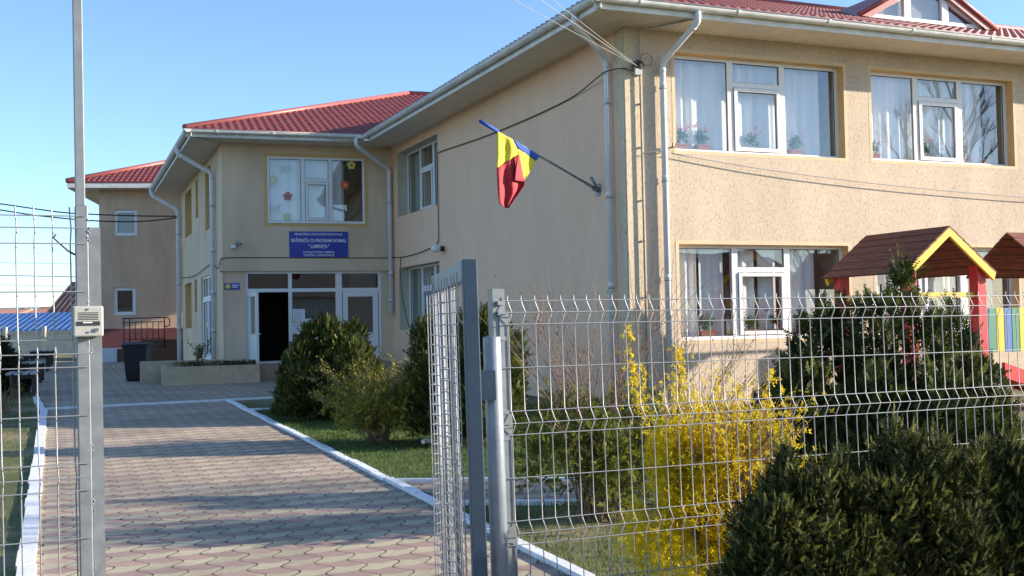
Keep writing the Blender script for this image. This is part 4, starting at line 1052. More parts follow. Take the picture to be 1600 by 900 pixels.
# benches and picnic tables at the left
def bench(px, py, Y, w_, lb, tall=.48):
    q = at(px, py, Y); zb_ = gz(Y); fr = Frame(q.x, q.y, 20)
    t_ = thing('wooden_bench', lb, 'bench', (q.x, q.y, zb_), 'slatted wooden benches beside the path')
    for k in range(4):
        s_ = MB(); s_.box(fr, -w_/2+k*w_/4, -w_/2+(k+1)*w_/4-.05, -.75, .75, zb_+tall, zb_+tall+.04); obj('slat', s_, 'wood_grey', t_)
    for a_ in (-1, 1):
        for b_ in (-1, 1):
            s_ = MB(); s_.box(fr, a_*(w_/2-.1)-.035, a_*(w_/2-.1)+.035, b_*.6-.035, b_*.6+.035, zb_, zb_+tall); obj('leg', s_, 'wood_dark', t_)
    s_ = MB(); s_.box(fr, -w_/2+.05, w_/2-.05, .55, .62, zb_+tall-.08, zb_+tall-.005); s_.box(fr, -w_/2+.05, w_/2-.05, -.62, -.55, zb_+tall-.08, zb_+tall-.005); obj('frame', s_, 'wood_dark', t_)
bench(38, 615, 24.0, .62, 'nearest slatted wooden bench left of the path')
bench(48, 592, 29.0, .72, 'second slatted wooden bench left of the path')
bench(58, 578, 34.5, .80, 'third slatted wooden bench left of the path')
bench(66, 570, 38.5, .80, 'farthest slatted wooden bench left of the path')
s_ = MB(); q = at(14, 600, 26.5); fr = Frame(q.x, q.y, 112); zb_ = gz(26.5)
t_ = thing('rocking_toy', 'pale weathered wooden rocking toy beside the benches', 'play equipment', (q.x, q.y, zb_))
s_.box(fr, -.9, .9, -.12, .12, zb_+.32, zb_+.40); s_.box(fr, -.95, -.75, -.1, .1, zb_+.40, zb_+.72); s_.box(fr, .35, .5, -.18, .18, zb_+.40, zb_+.62); obj('seat', s_, 'wood_grey', t_, .02)
s_ = MB(); s_.box(fr, -.6, -.5, -.05, .05, zb_, zb_+.32); s_.box(fr, .5, .6, -.05, .05, zb_, zb_+.32); obj('leg', s_, 'wood_dark', t_)

# ------------------------------------------------------------------ playground towers
pg = thing('playground_set', 'wooden play towers with brown shingle gable roofs, red posts, coloured planks and red slide', 'play tower', (6.4, 17.2, .18))
G = Frame(6.40, 16.50, 22.9)             # apex of the front gable; d along the front, n towards the viewer
def tower_roof(fr, half, L, za, ze, yellow=True):
    s_ = MB(); t = .03
    for sgn in (-1, 1):
        k = 7
        for i in range(k):
            f0, f1 = i/k, (i+1)/k+.03
            u0, u1 = sgn*half*f0, sgn*half*f1; z0, z1 = za+(ze-za)*f0, za+(ze-za)*f1
            P = [fr.p(u0, 0, z0+.0), fr.p(u0, -L, z0+.0), fr.p(u1, -L, z1+.012), fr.p(u1, 0, z1+.012), fr.p(u0, 0, z0+t), fr.p(u0, -L, z0+t), fr.p(u1, -L, z1+.012+t), fr.p(u1, 0, z1+.012+t)]
            s_.hexa(P)
    obj('roof', s_, 'shingle', pg)
    if yellow:
        for nn in (-.001, -L+.08):
            for sgn in (-1, 1):
                s_ = MB(); w_ = .11
                P = []
                for n_ in (nn, nn-.05):
                    P += [fr.p(0, n_, za+.02), fr.p(sgn*(half+.01), n_, ze+.01), fr.p(sgn*(half-.03), n_, ze-w_), fr.p(0, n_, za+.02-w_*1.25)]
                s_.hexa([P[0], P[1], P[2], P[3], P[4], P[5], P[6], P[7]]); obj('barge_board', s_, 'yellow_paint', pg)
tower_roof(G, .86, 1.8, 2.90, 2.24)
for (u, n_) in ((.66, -.16), (-.66, -.16), (.66, -1.62), (-.66, -1.62)):
    s_ = MB(); s_.box(G, u-.085, u+.085, n_-.085, n_+.085, .15, 2.36); obj('post', s_, 'red_paint', pg, .01)
s_ = MB(); s_.box(G, -.575, .575, -.20, -.14, 1.88, 1.96); obj('rail', s_, 'yellow_paint', pg); s_ = MB(); s_.box(G, -.575, .575, -1.66, -1.60, 1.88, 1.96); obj('rail', s_, 'yellow_paint', pg); s_ = MB(); s_.box(G, -.70, -.64, -1.53, -.25, 1.88, 1.96); obj('rail', s_, 'yellow_paint', pg)
s_ = MB(); s_.box(G, -.575, .575, -1.6, -.1, 1.0, 1.06); obj('platform', s_, 'wood_grey', pg)
for k, c_ in enumerate(['blue_paint', 'green_paint', 'yellow_paint', 'blue_paint', 'green_paint', 'yellow_paint', 'red_paint', 'blue_paint']):
    s_ = MB(); u = .80+k*.155; s_.box(G, u, u+.14, -.28, -.25, 1.05-(.0 if k < 3 else .0), 1.72); o = obj('plank', s_, c_, pg); o['label'] = c_.split('_')[0]+' upright plank'
s_ = MB(); s_.box(G, .75, 2.1, -.32, -.285, 1.12, 1.2); obj('rail', s_, 'yellow_paint', pg); s_ = MB(); s_.box(G, .75, 2.1, -.32, -.285, 1.55, 1.63); obj('rail', s_, 'yellow_paint', pg)
# slide: two red cheeks crossing down to the right and the bed between
for nn in (.25, -.20):
    s_ = MB(); P = []
    for n_ in (nn, nn-.06):
        P += [G.p(.72, n_, .70), G.p(2.5, n_, .16), G.p(2.5, n_, .36), G.p(.72, n_, .92)]
    s_.hexa(P); obj('slide_side', s_, 'red_paint', pg)
s_ = MB(); s_.hexa([G.p(.74, -.20, .72), G.p(2.5, -.20, .19), G.p(2.5, .19, .19), G.p(.74, .19, .72), G.p(.74, -.20, .76), G.p(2.5, -.20, .23), G.p(2.5, .19, .23), G.p(.74, .19, .76)]); obj('slide_bed', s_, 'red_paint', pg)
s_ = MB(); s_.hexa([G.p(1.0, .40, .30), G.p(2.2, .40, .90), G.p(2.2, .40, 1.08), G.p(1.0, .40, .50), G.p(1.0, .34, .30), G.p(2.2, .34, .90), G.p(2.2, .34, 1.08), G.p(1.0, .34, .50)]); obj('brace', s_, 'red_paint', pg)
G2 = Frame(*XY(G, 2.75, -.10), 22.9+90)
G2 = Frame(G2.o.x, G2.o.y, 112.9)        # second tower, ridge along the building front
S2 = Frame(*XY(G, 1.12, -.95), 112.9, True)
tower_roof(Frame(*XY(G, 2.0, -.85), 112.9, True), .86, 1.9, 2.90, 2.24, False)
for (u, n_) in ((3.4, -.2), (3.4, -1.5)):
    s_ = MB(); s_.box(G, u-.085, u+.085, n_-.085, n_+.085, .15, 2.36) if u > 2 else s_.box(G, u-.06, u+.06, n_-.06, n_+.06, .15, 2.3); obj('post', s_, 'red_paint' if u > 2 else 'yellow_paint', pg, .01)

# ------------------------------------------------------------------ fences, posts and gate
RK = .016
FR = Frame(-.045, 4.80, 22.9)            # right fence line; n towards the viewer
def rk(p): return Vector((p.x-RK*(p.z-1.6), p.y, p.z))
def fence_mesh(fr, u0, u1, zt, zb, first, folds, sp=.0625, r=.0024, pitch=.0):
    v = MB()
    def off(z):                          # V folds push the wire towards the viewer
        for c_ in folds:
            if abs(z-c_) < .05: return .018*(1-abs(z-c_)/.05)
        return 0
    zs = [zt+.022]
    for c_ in folds: zs += [c_+.05, c_, c_-.05]
    zs += [zb]
    u = first
    while u < u1:
        rj = rngf.uniform(-.0015, .0015)
        v.tube([rk(fr.p(u+rj+off(z)*.6, off(z), z)) for z in zs], r, 5, False); u += sp
    hs = []
    for c_ in folds: hs += [(c_+.05, 0), (c_, .018), (c_-.05, 0)]
    for c0, c1 in zip(folds[:-1], folds[1:]): hs.append(((c0+c1)/2, 0))
    hs.append(((folds[-1]-.05+zb)/2, 0))
    for (z, o) in hs:
        if z < zb: continue
        v.tube([rk(fr.p(u0+o*.75, o+.004, z)), rk(fr.p(u1, o+.004, z))], r*.95, 5, False)
    return v
FZ = [1.655, 1.187, .725, .28]
rf = thing('wire_fence', 'grey welded wire fence with V folds and square end post right of the gate', 'fence', FR.p(0, 0, -.05))
obj('wire_panel', fence_mesh(FR, .0, 4.4, 1.705, -.02, .028, FZ), 'wire_metal', rf)
s_ = MB(); s_.box(FR, -.035, .020, -.068, -.010, -.1, 1.757, rake=RK)
for z in (1.70, 1.655, 1.55, 1.24, 1.18, 1.13, .75, .70): s_.box(FR, -.02, .012, -.012, .012, z-.012, z+.004, rake=RK)
obj('post', s_, 'galv', rf)
s_ = MB(); s_.box(FR, -.01, .034, -.009, -.004, .0, 1.66, rake=RK); obj('clamp_bar', s_, 'galv', rf)
s_ = MB(); s_.box(FR, 4.35, 4.41, -.07, -.01, -.1, 1.75); obj('post', s_, 'galv', rf)
# round hinge post
hp = at(768, 526, 4.66)
hpt = thing('hinge_post', 'round grey steel post carrying the open gate', 'post', (hp.x, hp.y, -.05))
s_ = MB(); s_.tube([rk(Vector((hp.x, hp.y, -.1))), rk(Vector((hp.x, hp.y, hp.z-.004))), rk(Vector((hp.x, hp.y, hp.z)))], [.0365, .0365, .034], 24); rg = random.Random(5)
for k in range(26):
    th = rg.uniform(-PI, 0); z = rg.uniform(.3, 1.5); s_.ball(rk(Vector((hp.x+.036*math.cos(th), hp.y+.036*math.sin(th), z))), rg.uniform(.0015, .003), 6, 4)
obj('tube', s_, 'galv_paint', hpt)
# gate leaf swung inwards
ga = at(734, 400, 4.60); gb = at(684, 428, 6.05)
dv = Vector((gb.x-ga.x, gb.y-ga.y, 0)); GL = dv.length; gyaw = math.degrees(math.atan2(dv.y, dv.x))
FG = Frame(ga.x, ga.y, gyaw, True)       # u along the leaf away from the hinge, n to the left
ztop = 1.872
gt = thing('gate_leaf', 'open steel gate leaf of square tube filled with welded mesh, swung into the yard', 'gate', (ga.x, ga.y, 0))
s_ = MB(); s_.box(FG, -.03, .03, -.03, .03, .06, ztop, rake=RK); obj('hinge_stile', s_, 'gate_blue', gt, .004)
s_ = MB(); s_.box(FG, GL-.05, GL, -.03, .03, .06, ztop, rake=RK); obj('lock_stile', s_, 'galv', gt, .004)
s_ = MB(); s_.box(FG, .031, GL-.051, -.025, .025, ztop-.085, ztop-.002, rake=RK); obj('rail', s_, 'galv', gt, .004); s_ = MB(); s_.box(FG, .031, GL-.051, -.025, .025, .08, .14, rake=RK); obj('rail', s_, 'galv', gt, .004)
s_ = MB()
for u in (.42, .52, .95, 1.30):
    s_ = MB(); s_.tube([rk(FG.p(u, .03, .12)), rk(FG.p(u, .03, ztop-.09))], .010 if u > .5 else .006, 8); obj('infill_bar', s_, 'galv', gt)
mesh_ = MB()
folds_u = [.50, 1.15]
def goff(u):
    for c_ in folds_u:
        if abs(u-c_) < .06: return .035*(1-abs(u-c_)/.06)
    return 0
us_ = sorted([.035, .15, .28, .44, .50, .56, .72, .88, 1.09, 1.15, 1.21, GL-.06])
z = .16
while z < ztop-.10:
    mesh_.tube([rk(FG.p(u, .045+goff(u), z)) for u in us_], .0025, 5, False); z += .050
for u in us_: mesh_.tube([rk(FG.p(u, .049+goff(u), .12)), rk(FG.p(u, .049+goff(u), ztop-.05))], .0028, 5, False)
obj('mesh', mesh_, 'wire_metal', gt)
s_ = MB(); s_.box(FG, -.02, .02, -.09, -.03, 1.30, 1.42, rake=RK); obj('hinge', s_, 'gate_blue', gt); s_ = MB(); s_.box(FG, -.02, .02, -.09, -.03, .40, .52, rake=RK); obj('hinge', s_, 'gate_blue', gt)
s_ = MB(); s_.tube([FG.p(GL-.03, .03, 1.0), FG.p(GL-.03, .10, 1.0), FG.p(GL-.10, .10, 1.0)], .009, 8); obj('handle', s_, 'chrome', gt)

# left posts with intercom
FLf = Frame(*[at(129, 400, 4.15).x, at(129, 400, 4.15).y], 22.9)
lp_ = thing('gate_post', 'grey steel gate post of two welded square tubes, the left one very tall', 'post', FLf.p(0, 0, -.05))
s_ = MB(); s_.box(FLf, -.023, .023, -.03, .02, -.1, at(128, 322, 4.15).z, rake=RK*.5); obj('tube', s_, 'galv', lp_, .004)
s_ = MB(); s_.box(FLf, -.020, .014, -.026, .014, at(128, 322, 4.15).z, 3.4, rake=RK*.5); obj('pole', s_, 'galv', lp_, .003)
s_ = MB(); s_.box(FLf, .0245, .064, -.02, .015, -.1, at(150, 356, 4.17).z, rake=RK*.5); rg = random.Random(8)
for k in range(46):
    z = rg.choice([2.0, 1.97, 1.72, 1.56, 1.2, .98, .75, .5])+rg.uniform(-.03, .03); s_.ball(FLf.p(.023+rg.uniform(-.006, .006)-RK*.5*(z-1.6), .018, z), rg.uniform(.002, .0045), 6, 4)
obj('tube', s_, 'galv', lp_, 0)
s_ = MB(); s_.box(FLf, -.021, .021, .0155, .0165, .4, .5) if False else None
ic = thing('intercom', 'grey door intercom panel with speaker slots and call button on the left gate post', 'intercom', FLf.p(.012, .03, 1.45))
za_, zb_ = at(138, 478, 4.1).z, at(138, 526, 4.1).z; uc = at(138, 500, 4.1)
ucx = (uc-FLf.o).dot(FLf.d)
s_ = MB(); s_.box(FLf, ucx-.052, ucx+.052, .021, .058, zb_, za_); obj('housing', s_, 'intercom_grey', ic, .006)
s_ = MB()
for k in range(5): s_.box(FLf, ucx-.033, ucx+.035, .0575, .0595, za_-.026-k*.006, za_-.0235-k*.006)
s_.box(FLf, ucx-.039, ucx+.040, .0575, .060, zb_+.040, zb_+.055); obj('grille', s_, 'dark_seal', ic)
s_ = MB(); s_.box(FLf, ucx-.018, ucx+.014, .0602, .061, zb_+.049, zb_+.053); obj('name_strip', s_, 'pvc', ic)
s_ = MB(); s_.tube([FLf.p(ucx+.029, .055, zb_+.024), FLf.p(ucx+.029, .064, zb_+.024)], .0075, 14); s_.tube([FLf.p(ucx+.001, .055, zb_+.016), FLf.p(ucx+.001, .0615, zb_+.016)], .004, 10); s_.tube([FLf.p(ucx, .055, za_-.012), FLf.p(ucx, .0615, za_-.012)], .004, 10); obj('button', s_, 'chrome', ic)
# left fence panel
lf = thing('wire_fence', 'grey welded wire fence panel left of the gate post', 'fence', FLf.p(-.9, 0, -.05))
lm = fence_mesh(FLf, -1.4, .0, 0, 0, 9, [1.0]) if False else MB()
FZL = [1.95-.02, 1.46+.03, 1.035-.0, .55]
ul = [ -.037-.0608*k for k in range(22)]
zt_ = at(83, 331, 4.1).z
def zpx(y): return at(100, y, 4.12).z
rowsL = [zpx(338), zpx(357), zpx(381), zpx(456), zpx(531), zpx(553), zpx(574), zpx(650), zpx(725), zpx(746), zpx(767), zpx(842)]
foldL = [rowsL[1], rowsL[5], rowsL[9]]
def offL(z):
    for c_ in foldL:
        if abs(z-c_) < .055: return .011*(1-abs(z-c_)/.055)
    return 0
zsl = [zt_+.02]
for c_ in foldL: zsl += [c_+.055, c_, c_-.055]
zsl.append(-.02)
for u in ul: lm.tube([rk(FLf.p(u+offL(z)*.35, offL(z), z)) for z in zsl], .0027, 6, False)
for k, z in enumerate(rowsL): lm.tube([rk(FLf.p(-1.4, offL(z)+.004, z)), rk(FLf.p(.012, offL(z)+.022*(1-1)+.022, z))], .0025, 6, False)
obj('wire_panel', lm, 'wire_metal', lf)
s_ = MB(); s_.tube([FLf.p(-.09, .02, zpx(367)), FLf.p(-.10, .02, zpx(372)), FLf.p(-.05, .01, zpx(392)), FLf.p(-.025, 0, zpx(398))], .004, 6); obj('hook', s_, 'iron', lf)

# ------------------------------------------------------------------ vegetation
def spray_crown(lobes, n_spray, seed, L=(.07, .13), blades=5, bl=.035, bw=.010, up=.55, inner=.35, zmin=None, jit=.3, droop=0):
    r = np.random.RandomState(seed); lob = np.array([l[:6] for l in lobes], float)
    wgt = lob[:, 3]*lob[:, 4]+lob[:, 4]*lob[:, 5]; wgt /= wgt.sum(); idx = r.choice(len(lob), n_spray, p=wgt)
    d = unit(r.normal(size=(n_spray, 3))); d[:, 2] = np.where(d[:, 2] < -.5, -d[:, 2], d[:, 2])
    rad = 1-inner*r.rand(n_spray)**1.6; rad *= 1+.10*np.sin(d[:, 0]*9+idx)+.07*np.sin(d[:, 2]*13+idx*2)
    c = lob[idx, :3]+d*lob[idx, 3:6]*rad[:, None]
    if zmin is not None: keep = c[:, 2] > zmin; c = c[keep]; d = d[keep]
    k = len(c); ax = unit(d*.75+np.array([0, 0, up])+r.normal(size=(k, 3))*jit); nr = unit(np.cross(ax, r.normal(size=(k, 3))))
    sd = np.cross(nr, ax); Ls = r.uniform(L[0], L[1], k); V = []
    for i in range(blades):
        f = i/blades
        for sgn in (1, -1):
            dd = unit(ax*.8+sd*sgn*.75+r.normal(size=(k, 3))*.12); V.append(kites(c+ax*(Ls*f)[:, None], dd, nr, bl*(1.15-.7*f)*r.uniform(.7, 1.2, k), np.full(k, bw)))
    V.append(kites(c, ax, nr, Ls*1.15, np.full(k, bw*1.1)))
    return np.concatenate(V)
def conifer(name, label, cat, base, lobes, n_spray, seed, mat, group=None, **kw):
    t_ = thing(name, label, cat, base, group)
    s_ = MB(); r = random.Random(seed); b0 = Vector(base); top = max(l[2]+l[5]*.5 for l in lobes)
    s_.tube([b0-Vector((0, 0, .05)), b0+Vector((.01, .01, (top-b0.z)*.5)), Vector((b0.x, b0.y, top))], [.05, .035, .01], 8)
    for l in lobes:
        q = Vector(l[:3]); s_.tube([b0+Vector((0, 0, .08)), (b0+q)/2+Vector((r.uniform(-.05, .05), r.uniform(-.05, .05), 0)), q], [.025, .015, .006], 5)
    obj('trunk', s_, 'bark', t_)
    V1 = spray_crown(lobes, n_spray, seed, **kw)
    kw2 = dict(kw); kw2.update(bl=kw.get('bl', .035)*1.4, bw=kw.get('bw', .01)*1.7, blades=3, inner=.85)
    small = [(l[0], l[1], l[2]-l[5]*.12, l[3]*.7, l[4]*.7, l[5]*.7) for l in lobes]
    kw3 = dict(kw); L_ = kw.get('L', (.07, .13)); kw3.update(L=(L_[0]*.9, L_[1]*1.15), blades=kw.get('blades', 5)+2, bl=kw.get('bl', .035)*.9, inner=.10, up=.8, jit=.45)
    A_, B_, C_ = V1, spray_crown(small, n_spray//4, seed+7, **kw2), spray_crown(lobes, n_spray//4, seed+9, **kw3)
    mi = np.concatenate([np.zeros((len(A_)+len(B_))//4, np.int32), np.ones(len(C_)//4, np.int32)])
    npmesh('crown', np.concatenate([A_, B_, C_]), [mat, {'thuja_leaf': 'thuja_tip', 'juniper_leaf': 'juniper_tip'}.get(mat, mat)], t_, mi=mi)
    return t_
def lobes_from(px_list, sy=1.0):
    """(px, py_top, py_centre, Y, radius_x) -> ellipsoid lobes"""
    out = []
    for (px, pt_, pc_, Y, rx) in px_list:
        a_, b_ = at(px, pt_, Y), at(px, pc_, Y); out.append((b_.x, b_.y, b_.z, rx, rx*sy, max(.05, a_.z-b_.z)))
    return out
# big thuja between the fence and the play towers
rg = random.Random(3)
lb = []
prof = [(1215, 590), (1240, 530), (1262, 478), (1290, 462), (1320, 455), (1350, 452), (1385, 440), (1408, 385), (1432, 440), (1465, 470), (1490, 455), (1515, 505), (1545, 540)]
for (px, pt_) in prof:
    lb.append((px, pt_+22, pt_+96, 10.5+rg.uniform(-.3, .3), .11))
for k in range(24):
    px = rg.uniform(1228, 1545); pt_ = 488+abs(px-1390)*.40+rg.uniform(0, 150); lb.append((px, pt_, pt_+90, 10.5+rg.uniform(-.6, .3), rg.uniform(.12, .24)))
for k in range(16):
    px = rg.uniform(1195, 1560); lb.append((px, 620+rg.uniform(-30, 50), 730, 10.4+rg.uniform(-.4, .3), rg.uniform(.2, .34)))
conifer('thuja_shrub', 'tall dark green thuja behind the wire fence hiding the play tower', 'shrub', (3.45, 10.6, gz(10.6)), lobes_from(lb), 9500, 1, 'thuja_leaf', L=(.10, .19), bl=.06, bw=.014, blades=6, zmin=.05, up=.9, jit=.4)
# thuja in front of the door
lb = []
prof = [(462, 560), (470, 520), (488, 495), (505, 484), (520, 490), (540, 510), (553, 492), (566, 525), (578, 560)]
for (px, pt_) in prof: lb.append((px, pt_+12, pt_+46, 17.9+rg.uniform(-.3, .3), .19))
for k in range(34):
    px = rg.uniform(455, 578); pt_ = 510+abs(px-515)*.7+rg.uniform(0, 90); lb.append((px, pt_, pt_+45, 17.9+rg.uniform(-.6, .4), rg.uniform(.2, .32)))
conifer('thuja_shrub', 'rounded dark thuja standing in front of the entrance', 'shrub', (-2.95, 18.0, gz(18)), lobes_from(lb), 14000, 2, 'thuja_leaf', L=(.08, .15), bl=.045, bw=.012, zmin=.25, up=.7)
# thuja behind the gate leaf
lb = []
for (px, pt_) in [(655, 560), (662, 510), (672, 498), (690, 500), (708, 508), (735, 492), (755, 484), (765, 490), (778, 505), (800, 520)]: lb.append((px, pt_, pt_+48, 14.3+rg.uniform(-.2, .3), .17))
for k in range(30):
    px = rg.uniform(655, 800); pt_ = 520+rg.uniform(0, 110); lb.append((px, pt_, pt_+50, 14.3+rg.uniform(-.5, .5), rg.uniform(.18, .27)))
conifer('thuja_shrub', 'light green thuja growing behind the open gate by the side wall', 'shrub', (-.75, 14.6, gz(14.6)), lobes_from(lb), 12000, 3, 'thuja_leaf', L=(.08, .15), bl=.042, bw=.011, zmin=.15, up=.7)
# junipers outside the fence, in the foreground
def junip(cxp, Y, tops, seed, label, spread, nlow):
    lb = []; r = random.Random(seed)
    for (px, pt_) in tops:
        lb.append((px, pt_+6, pt_+90, Y+r.uniform(-.12, .18), .05)); lb.append((px+r.uniform(-16, 16), pt_+32, pt_+100, Y+r.uniform(-.2, .18), .06))
    for k in range(16):
        px = r.uniform(cxp-spread, cxp+spread); near = min(tops, key=lambda q: abs(q[0]-px)); pt_ = near[1]+r.uniform(-14, 40); lb.append((px, pt_, pt_+70, Y+r.uniform(-.25, .2), .032))
    for k in range(40):
        px = r.uniform(cxp-spread, cxp+spread); near = min(tops, key=lambda q: abs(q[0]-px)); pt_ = near[1]+45+r.uniform(0, 150)+abs(px-cxp)*.12
        lb.append((px, pt_, pt_+80, Y+r.uniform(-.3, .22), r.uniform(.08, .15)))
    for k in range(nlow):
        px = r.uniform(cxp-spread*.9, cxp+spread*.95); lb.append((px, 800+r.uniform(-30, 80), 930, Y+r.uniform(-.25, .2), .17))
    q = at(cxp, 700, Y)
    conifer('juniper_shrub', label, 'shrub', (q.x, q.y, gz(Y)), lobes_from(lb), 30000, seed, 'juniper_leaf', 'junipers outside the wire fence', L=(.025, .060), bl=.014, bw=.0042, blades=5, up=.55, jit=.55, inner=.5, zmin=0)
junip(1265, 4.55, [(1175, 765), (1205, 735), (1228, 700), (1245, 715), (1270, 720), (1290, 722), (1318, 700), (1335, 735)], 31, 'foreground juniper nearest to the yellow forsythia', 105, 14)
junip(1425, 4.75, [(1345, 715), (1372, 690), (1388, 668), (1408, 655), (1430, 675), (1455, 695), (1480, 680), (1500, 705)], 32, 'foreground juniper in the middle with the tallest tip', 110, 14)
junip(1590, 4.95, [(1505, 715), (1530, 700), (1548, 690), (1565, 668), (1585, 676), (1605, 690), (1640, 670), (1680, 690)], 33, 'foreground juniper at the right edge in front of the red slide', 110, 14)

# twiggy shrubs
def stems(base, n_, h_, spread, seed, r0=.009, kids=6, lean=(0, 0)):
    r = random.Random(seed); m_ = MB(); tips = []
    for k in range(n_):
        th = r.uniform(0, 2*PI); rr = spread*math.sqrt(r.random()); hh = h_*r.uniform(.6, 1.0)
        b0 = Vector(base)+Vector((r.uniform(-.12, .12), r.uniform(-.12, .12), -.02)); e_ = Vector(base)+Vector((rr*math.cos(th)+lean[0], rr*math.sin(th)+lean[1], hh))
        md = (b0+e_)/2+Vector((-(e_-b0).x*.15, -(e_-b0).y*.15, hh*.08)); P = catmull([b0, md, e_], 4); m_.tube(P, [r0*(1-.85*i/(len(P)-1)) for i in range(len(P))], 5, False); tips.append(P)
        for q in range(kids):
            i = r.randint(2, len(P)-2); d_ = (P[i+1]-P[i]).normalized(); sd = Vector((r.uniform(-1, 1), r.uniform(-1, 1), r.uniform(.0, .9))).normalized(); L = hh*r.uniform(.15, .35)
            P2 = [P[i], P[i]+(d_*.6+sd*.5)*L*.5, P[i]+(d_*.9+sd*.65)*L]; m_.tube(P2, [r0*.4, r0*.28, r0*.12], 4, False); tips.append(P2)
    return m_, tips
def leafon(tips, n_, seed, size, wd, tmin=.2, jitr=.02):
    r = np.random.RandomState(seed); cs = []
    for k in range(n_):
        P = tips[r.randint(len(tips))]; t = tmin+(1-tmin)*r.rand(); x = t*(len(P)-1); i = min(int(x), len(P)-2); cs.append(P[i].lerp(P[i+1], x-i))
    cs = np.array([list(c) for c in cs])+r.normal(size=(n_, 3))*jitr
    return kites(cs, unit(r.normal(size=(n_, 3))+[0, 0, .3]), unit(r.normal(size=(n_, 3))), r.uniform(size[0], size[1], n_), r.uniform(wd[0], wd[1], n_))
def shrub(name, label, base, n_, h_, spread, seed, leaf, nl, size, wd, stem='bark_red', tmin=.2, r0=.009, kids=6, jitr=.02, lean=(0, 0), low=None):
    t_ = thing(name, label, 'shrub', base); m_, tips = stems(base, n_, h_, spread, seed, r0, kids, lean)
    obj('stems', m_, stem, t_)
    if nl: npmesh('leaves', leafon(tips, nl, seed, size, wd, tmin, jitr), leaf, t_)
    if low:
        m2, tp2 = stems(base, low[0], low[1], low[2], seed+1, r0*.7, kids, (0, 0)); obj('stems', m2, stem, t_)
        npmesh('leaves', leafon(tp2, low[3], seed+1, size, wd, .15, jitr*2), leaf, t_)
    return t_
gs = shrub('gold_shrub', 'low arching twiggy shrub with tiny golden green leaves left of the gate', (-1.75, 14.5, gz(14.5)), 90, 1.02, 1.05, 41, 'gold_bud', 9500, (.025, .045), (.014, .024), stem='bark_red', r0=.005, kids=8)
lb = [(px, pt_, pt_+42, 14.4+rg.uniform(-.5, .3), .26) for (px, pt_) in [(rg.uniform(520, 665), rg.uniform(585, 640)) for _ in range(18)]]
npmesh('leaves', spray_crown(lobes_from(lb), 800, 44, L=(.06, .12), blades=4, bl=.035, bw=.013, up=.4, inner=.9, zmin=.2, jit=.6), 'gold_bud', gs)
bb = shrub('bare_shrub', 'tall sparse shrub of bare reddish twigs with small green leaves low down behind the fence', (.62, 9.1, gz(9.1)), 34, 1.95, 1.0, 42, 'bud_leaf', 700, (.012, .025), (.008, .016), r0=.0075, kids=8, tmin=.1)
m3, tp3 = stems((.75, 9.1, gz(9.1)), 60, .95, .85, 45, .005, 7); obj('stems', m3, 'bark_red', bb)
lb = [(px, pt_, pt_+70, 9.1+rg.uniform(-.5, .3), .27) for (px, pt_) in [(rg.uniform(835, 1045), rg.uniform(590, 710)) for _ in range(26)]]
npmesh('leaves', spray_crown(lobes_from(lb), 3200, 46, L=(.05, .10), blades=4, bl=.030, bw=.012, up=.4, inner=.9, zmin=.12, jit=.6), 'bud_leaf', bb)
shrub('bare_shrub', 'bare thin twigs rising beside the corner of the building', (1.45, 9.6, gz(9.6)), 14, 1.65, .7, 43, 'bud_leaf', 700, (.012, .025), (.008, .016), r0=.007, kids=8, low=(24, .8, .5, 2500))
# forsythia
fb = (1.20, 6.6, gz(6.6))
fs = thing('forsythia', 'bright yellow flowering forsythia bush behind the wire fence', 'shrub', fb)
m_, tips = stems(fb, 130, 1.12, .46, 51, .007, 9); obj('stems', m_, 'bark_red', fs)
m2, tp2 = stems((fb[0]+.1, fb[1], fb[2]), 50, .62, .50, 52, .005, 6); obj('stems', m2, 'bark_red', fs)
def petals(tips, nf, seed, tmin, jitr=.03, size=.022, dens=None):
    r = np.random.RandomState(seed); cs = []
    for k in range(nf if dens is None else 0):
        P = tips[r.randint(len(tips))]; t = tmin+(1-tmin)*r.rand(); x = t*(len(P)-1); i = min(int(x), len(P)-2); cs.append(P[i].lerp(P[i+1], x-i))
    cs = (np.array([list(c) for c in cs]) if dens is None else dens)+r.normal(size=(nf, 3))*jitr; ax = unit(r.normal(size=(nf, 3))); a_ = unit(np.cross(ax, r.normal(size=(nf, 3)))); b_ = np.cross(ax, a_); V = []
    for k in range(4):
        th = k*PI/2; dd = unit(a_*math.cos(th)+b_*math.sin(th)+ax*.35); V.append(kites(cs, dd, ax, size*r.uniform(.8, 1.15, nf), np.full(nf, size*.42)))
    return np.concatenate(V)
lbf = lobes_from([(px, pt_, pt_+50, 6.6+rg.uniform(-.32, .25), .105) for (px, pt_) in [(rg.uniform(1032, 1168), rg.uniform(645, 800)) for _ in range(32)]+[(rg.uniform(985, 1050), rg.uniform(690, 820)) for _ in range(8)]+[(rg.uniform(1040, 1215), rg.uniform(780, 860)) for _ in range(18)]+[(1065, 640), (1100, 636), (1135, 650), (1165, 670), (1045, 690)]])
rf_ = np.random.RandomState(57); li = rf_.randint(0, len(lbf), 9500); la = np.array(lbf); dd_ = unit(rf_.normal(size=(9500, 3))); cc_ = la[li, :3]+dd_*la[li, 3:6]*(rf_.rand(9500)**.45)[:, None]
cc_ = cc_[cc_[:, 2] > .06]
V = [petals(tips, 6500, 53, .42, .04), petals(tp2, 2000, 54, .3, .04), petals(None, len(cc_), 58, 0, .01, .024, cc_)]
npmesh('flowers', np.concatenate(V), 'forsythia_petal', fs)
npmesh('leaves', leafon(tips, 900, 55, (.015, .03), (.008, .014), .1, .02), 'bud_leaf', fs)
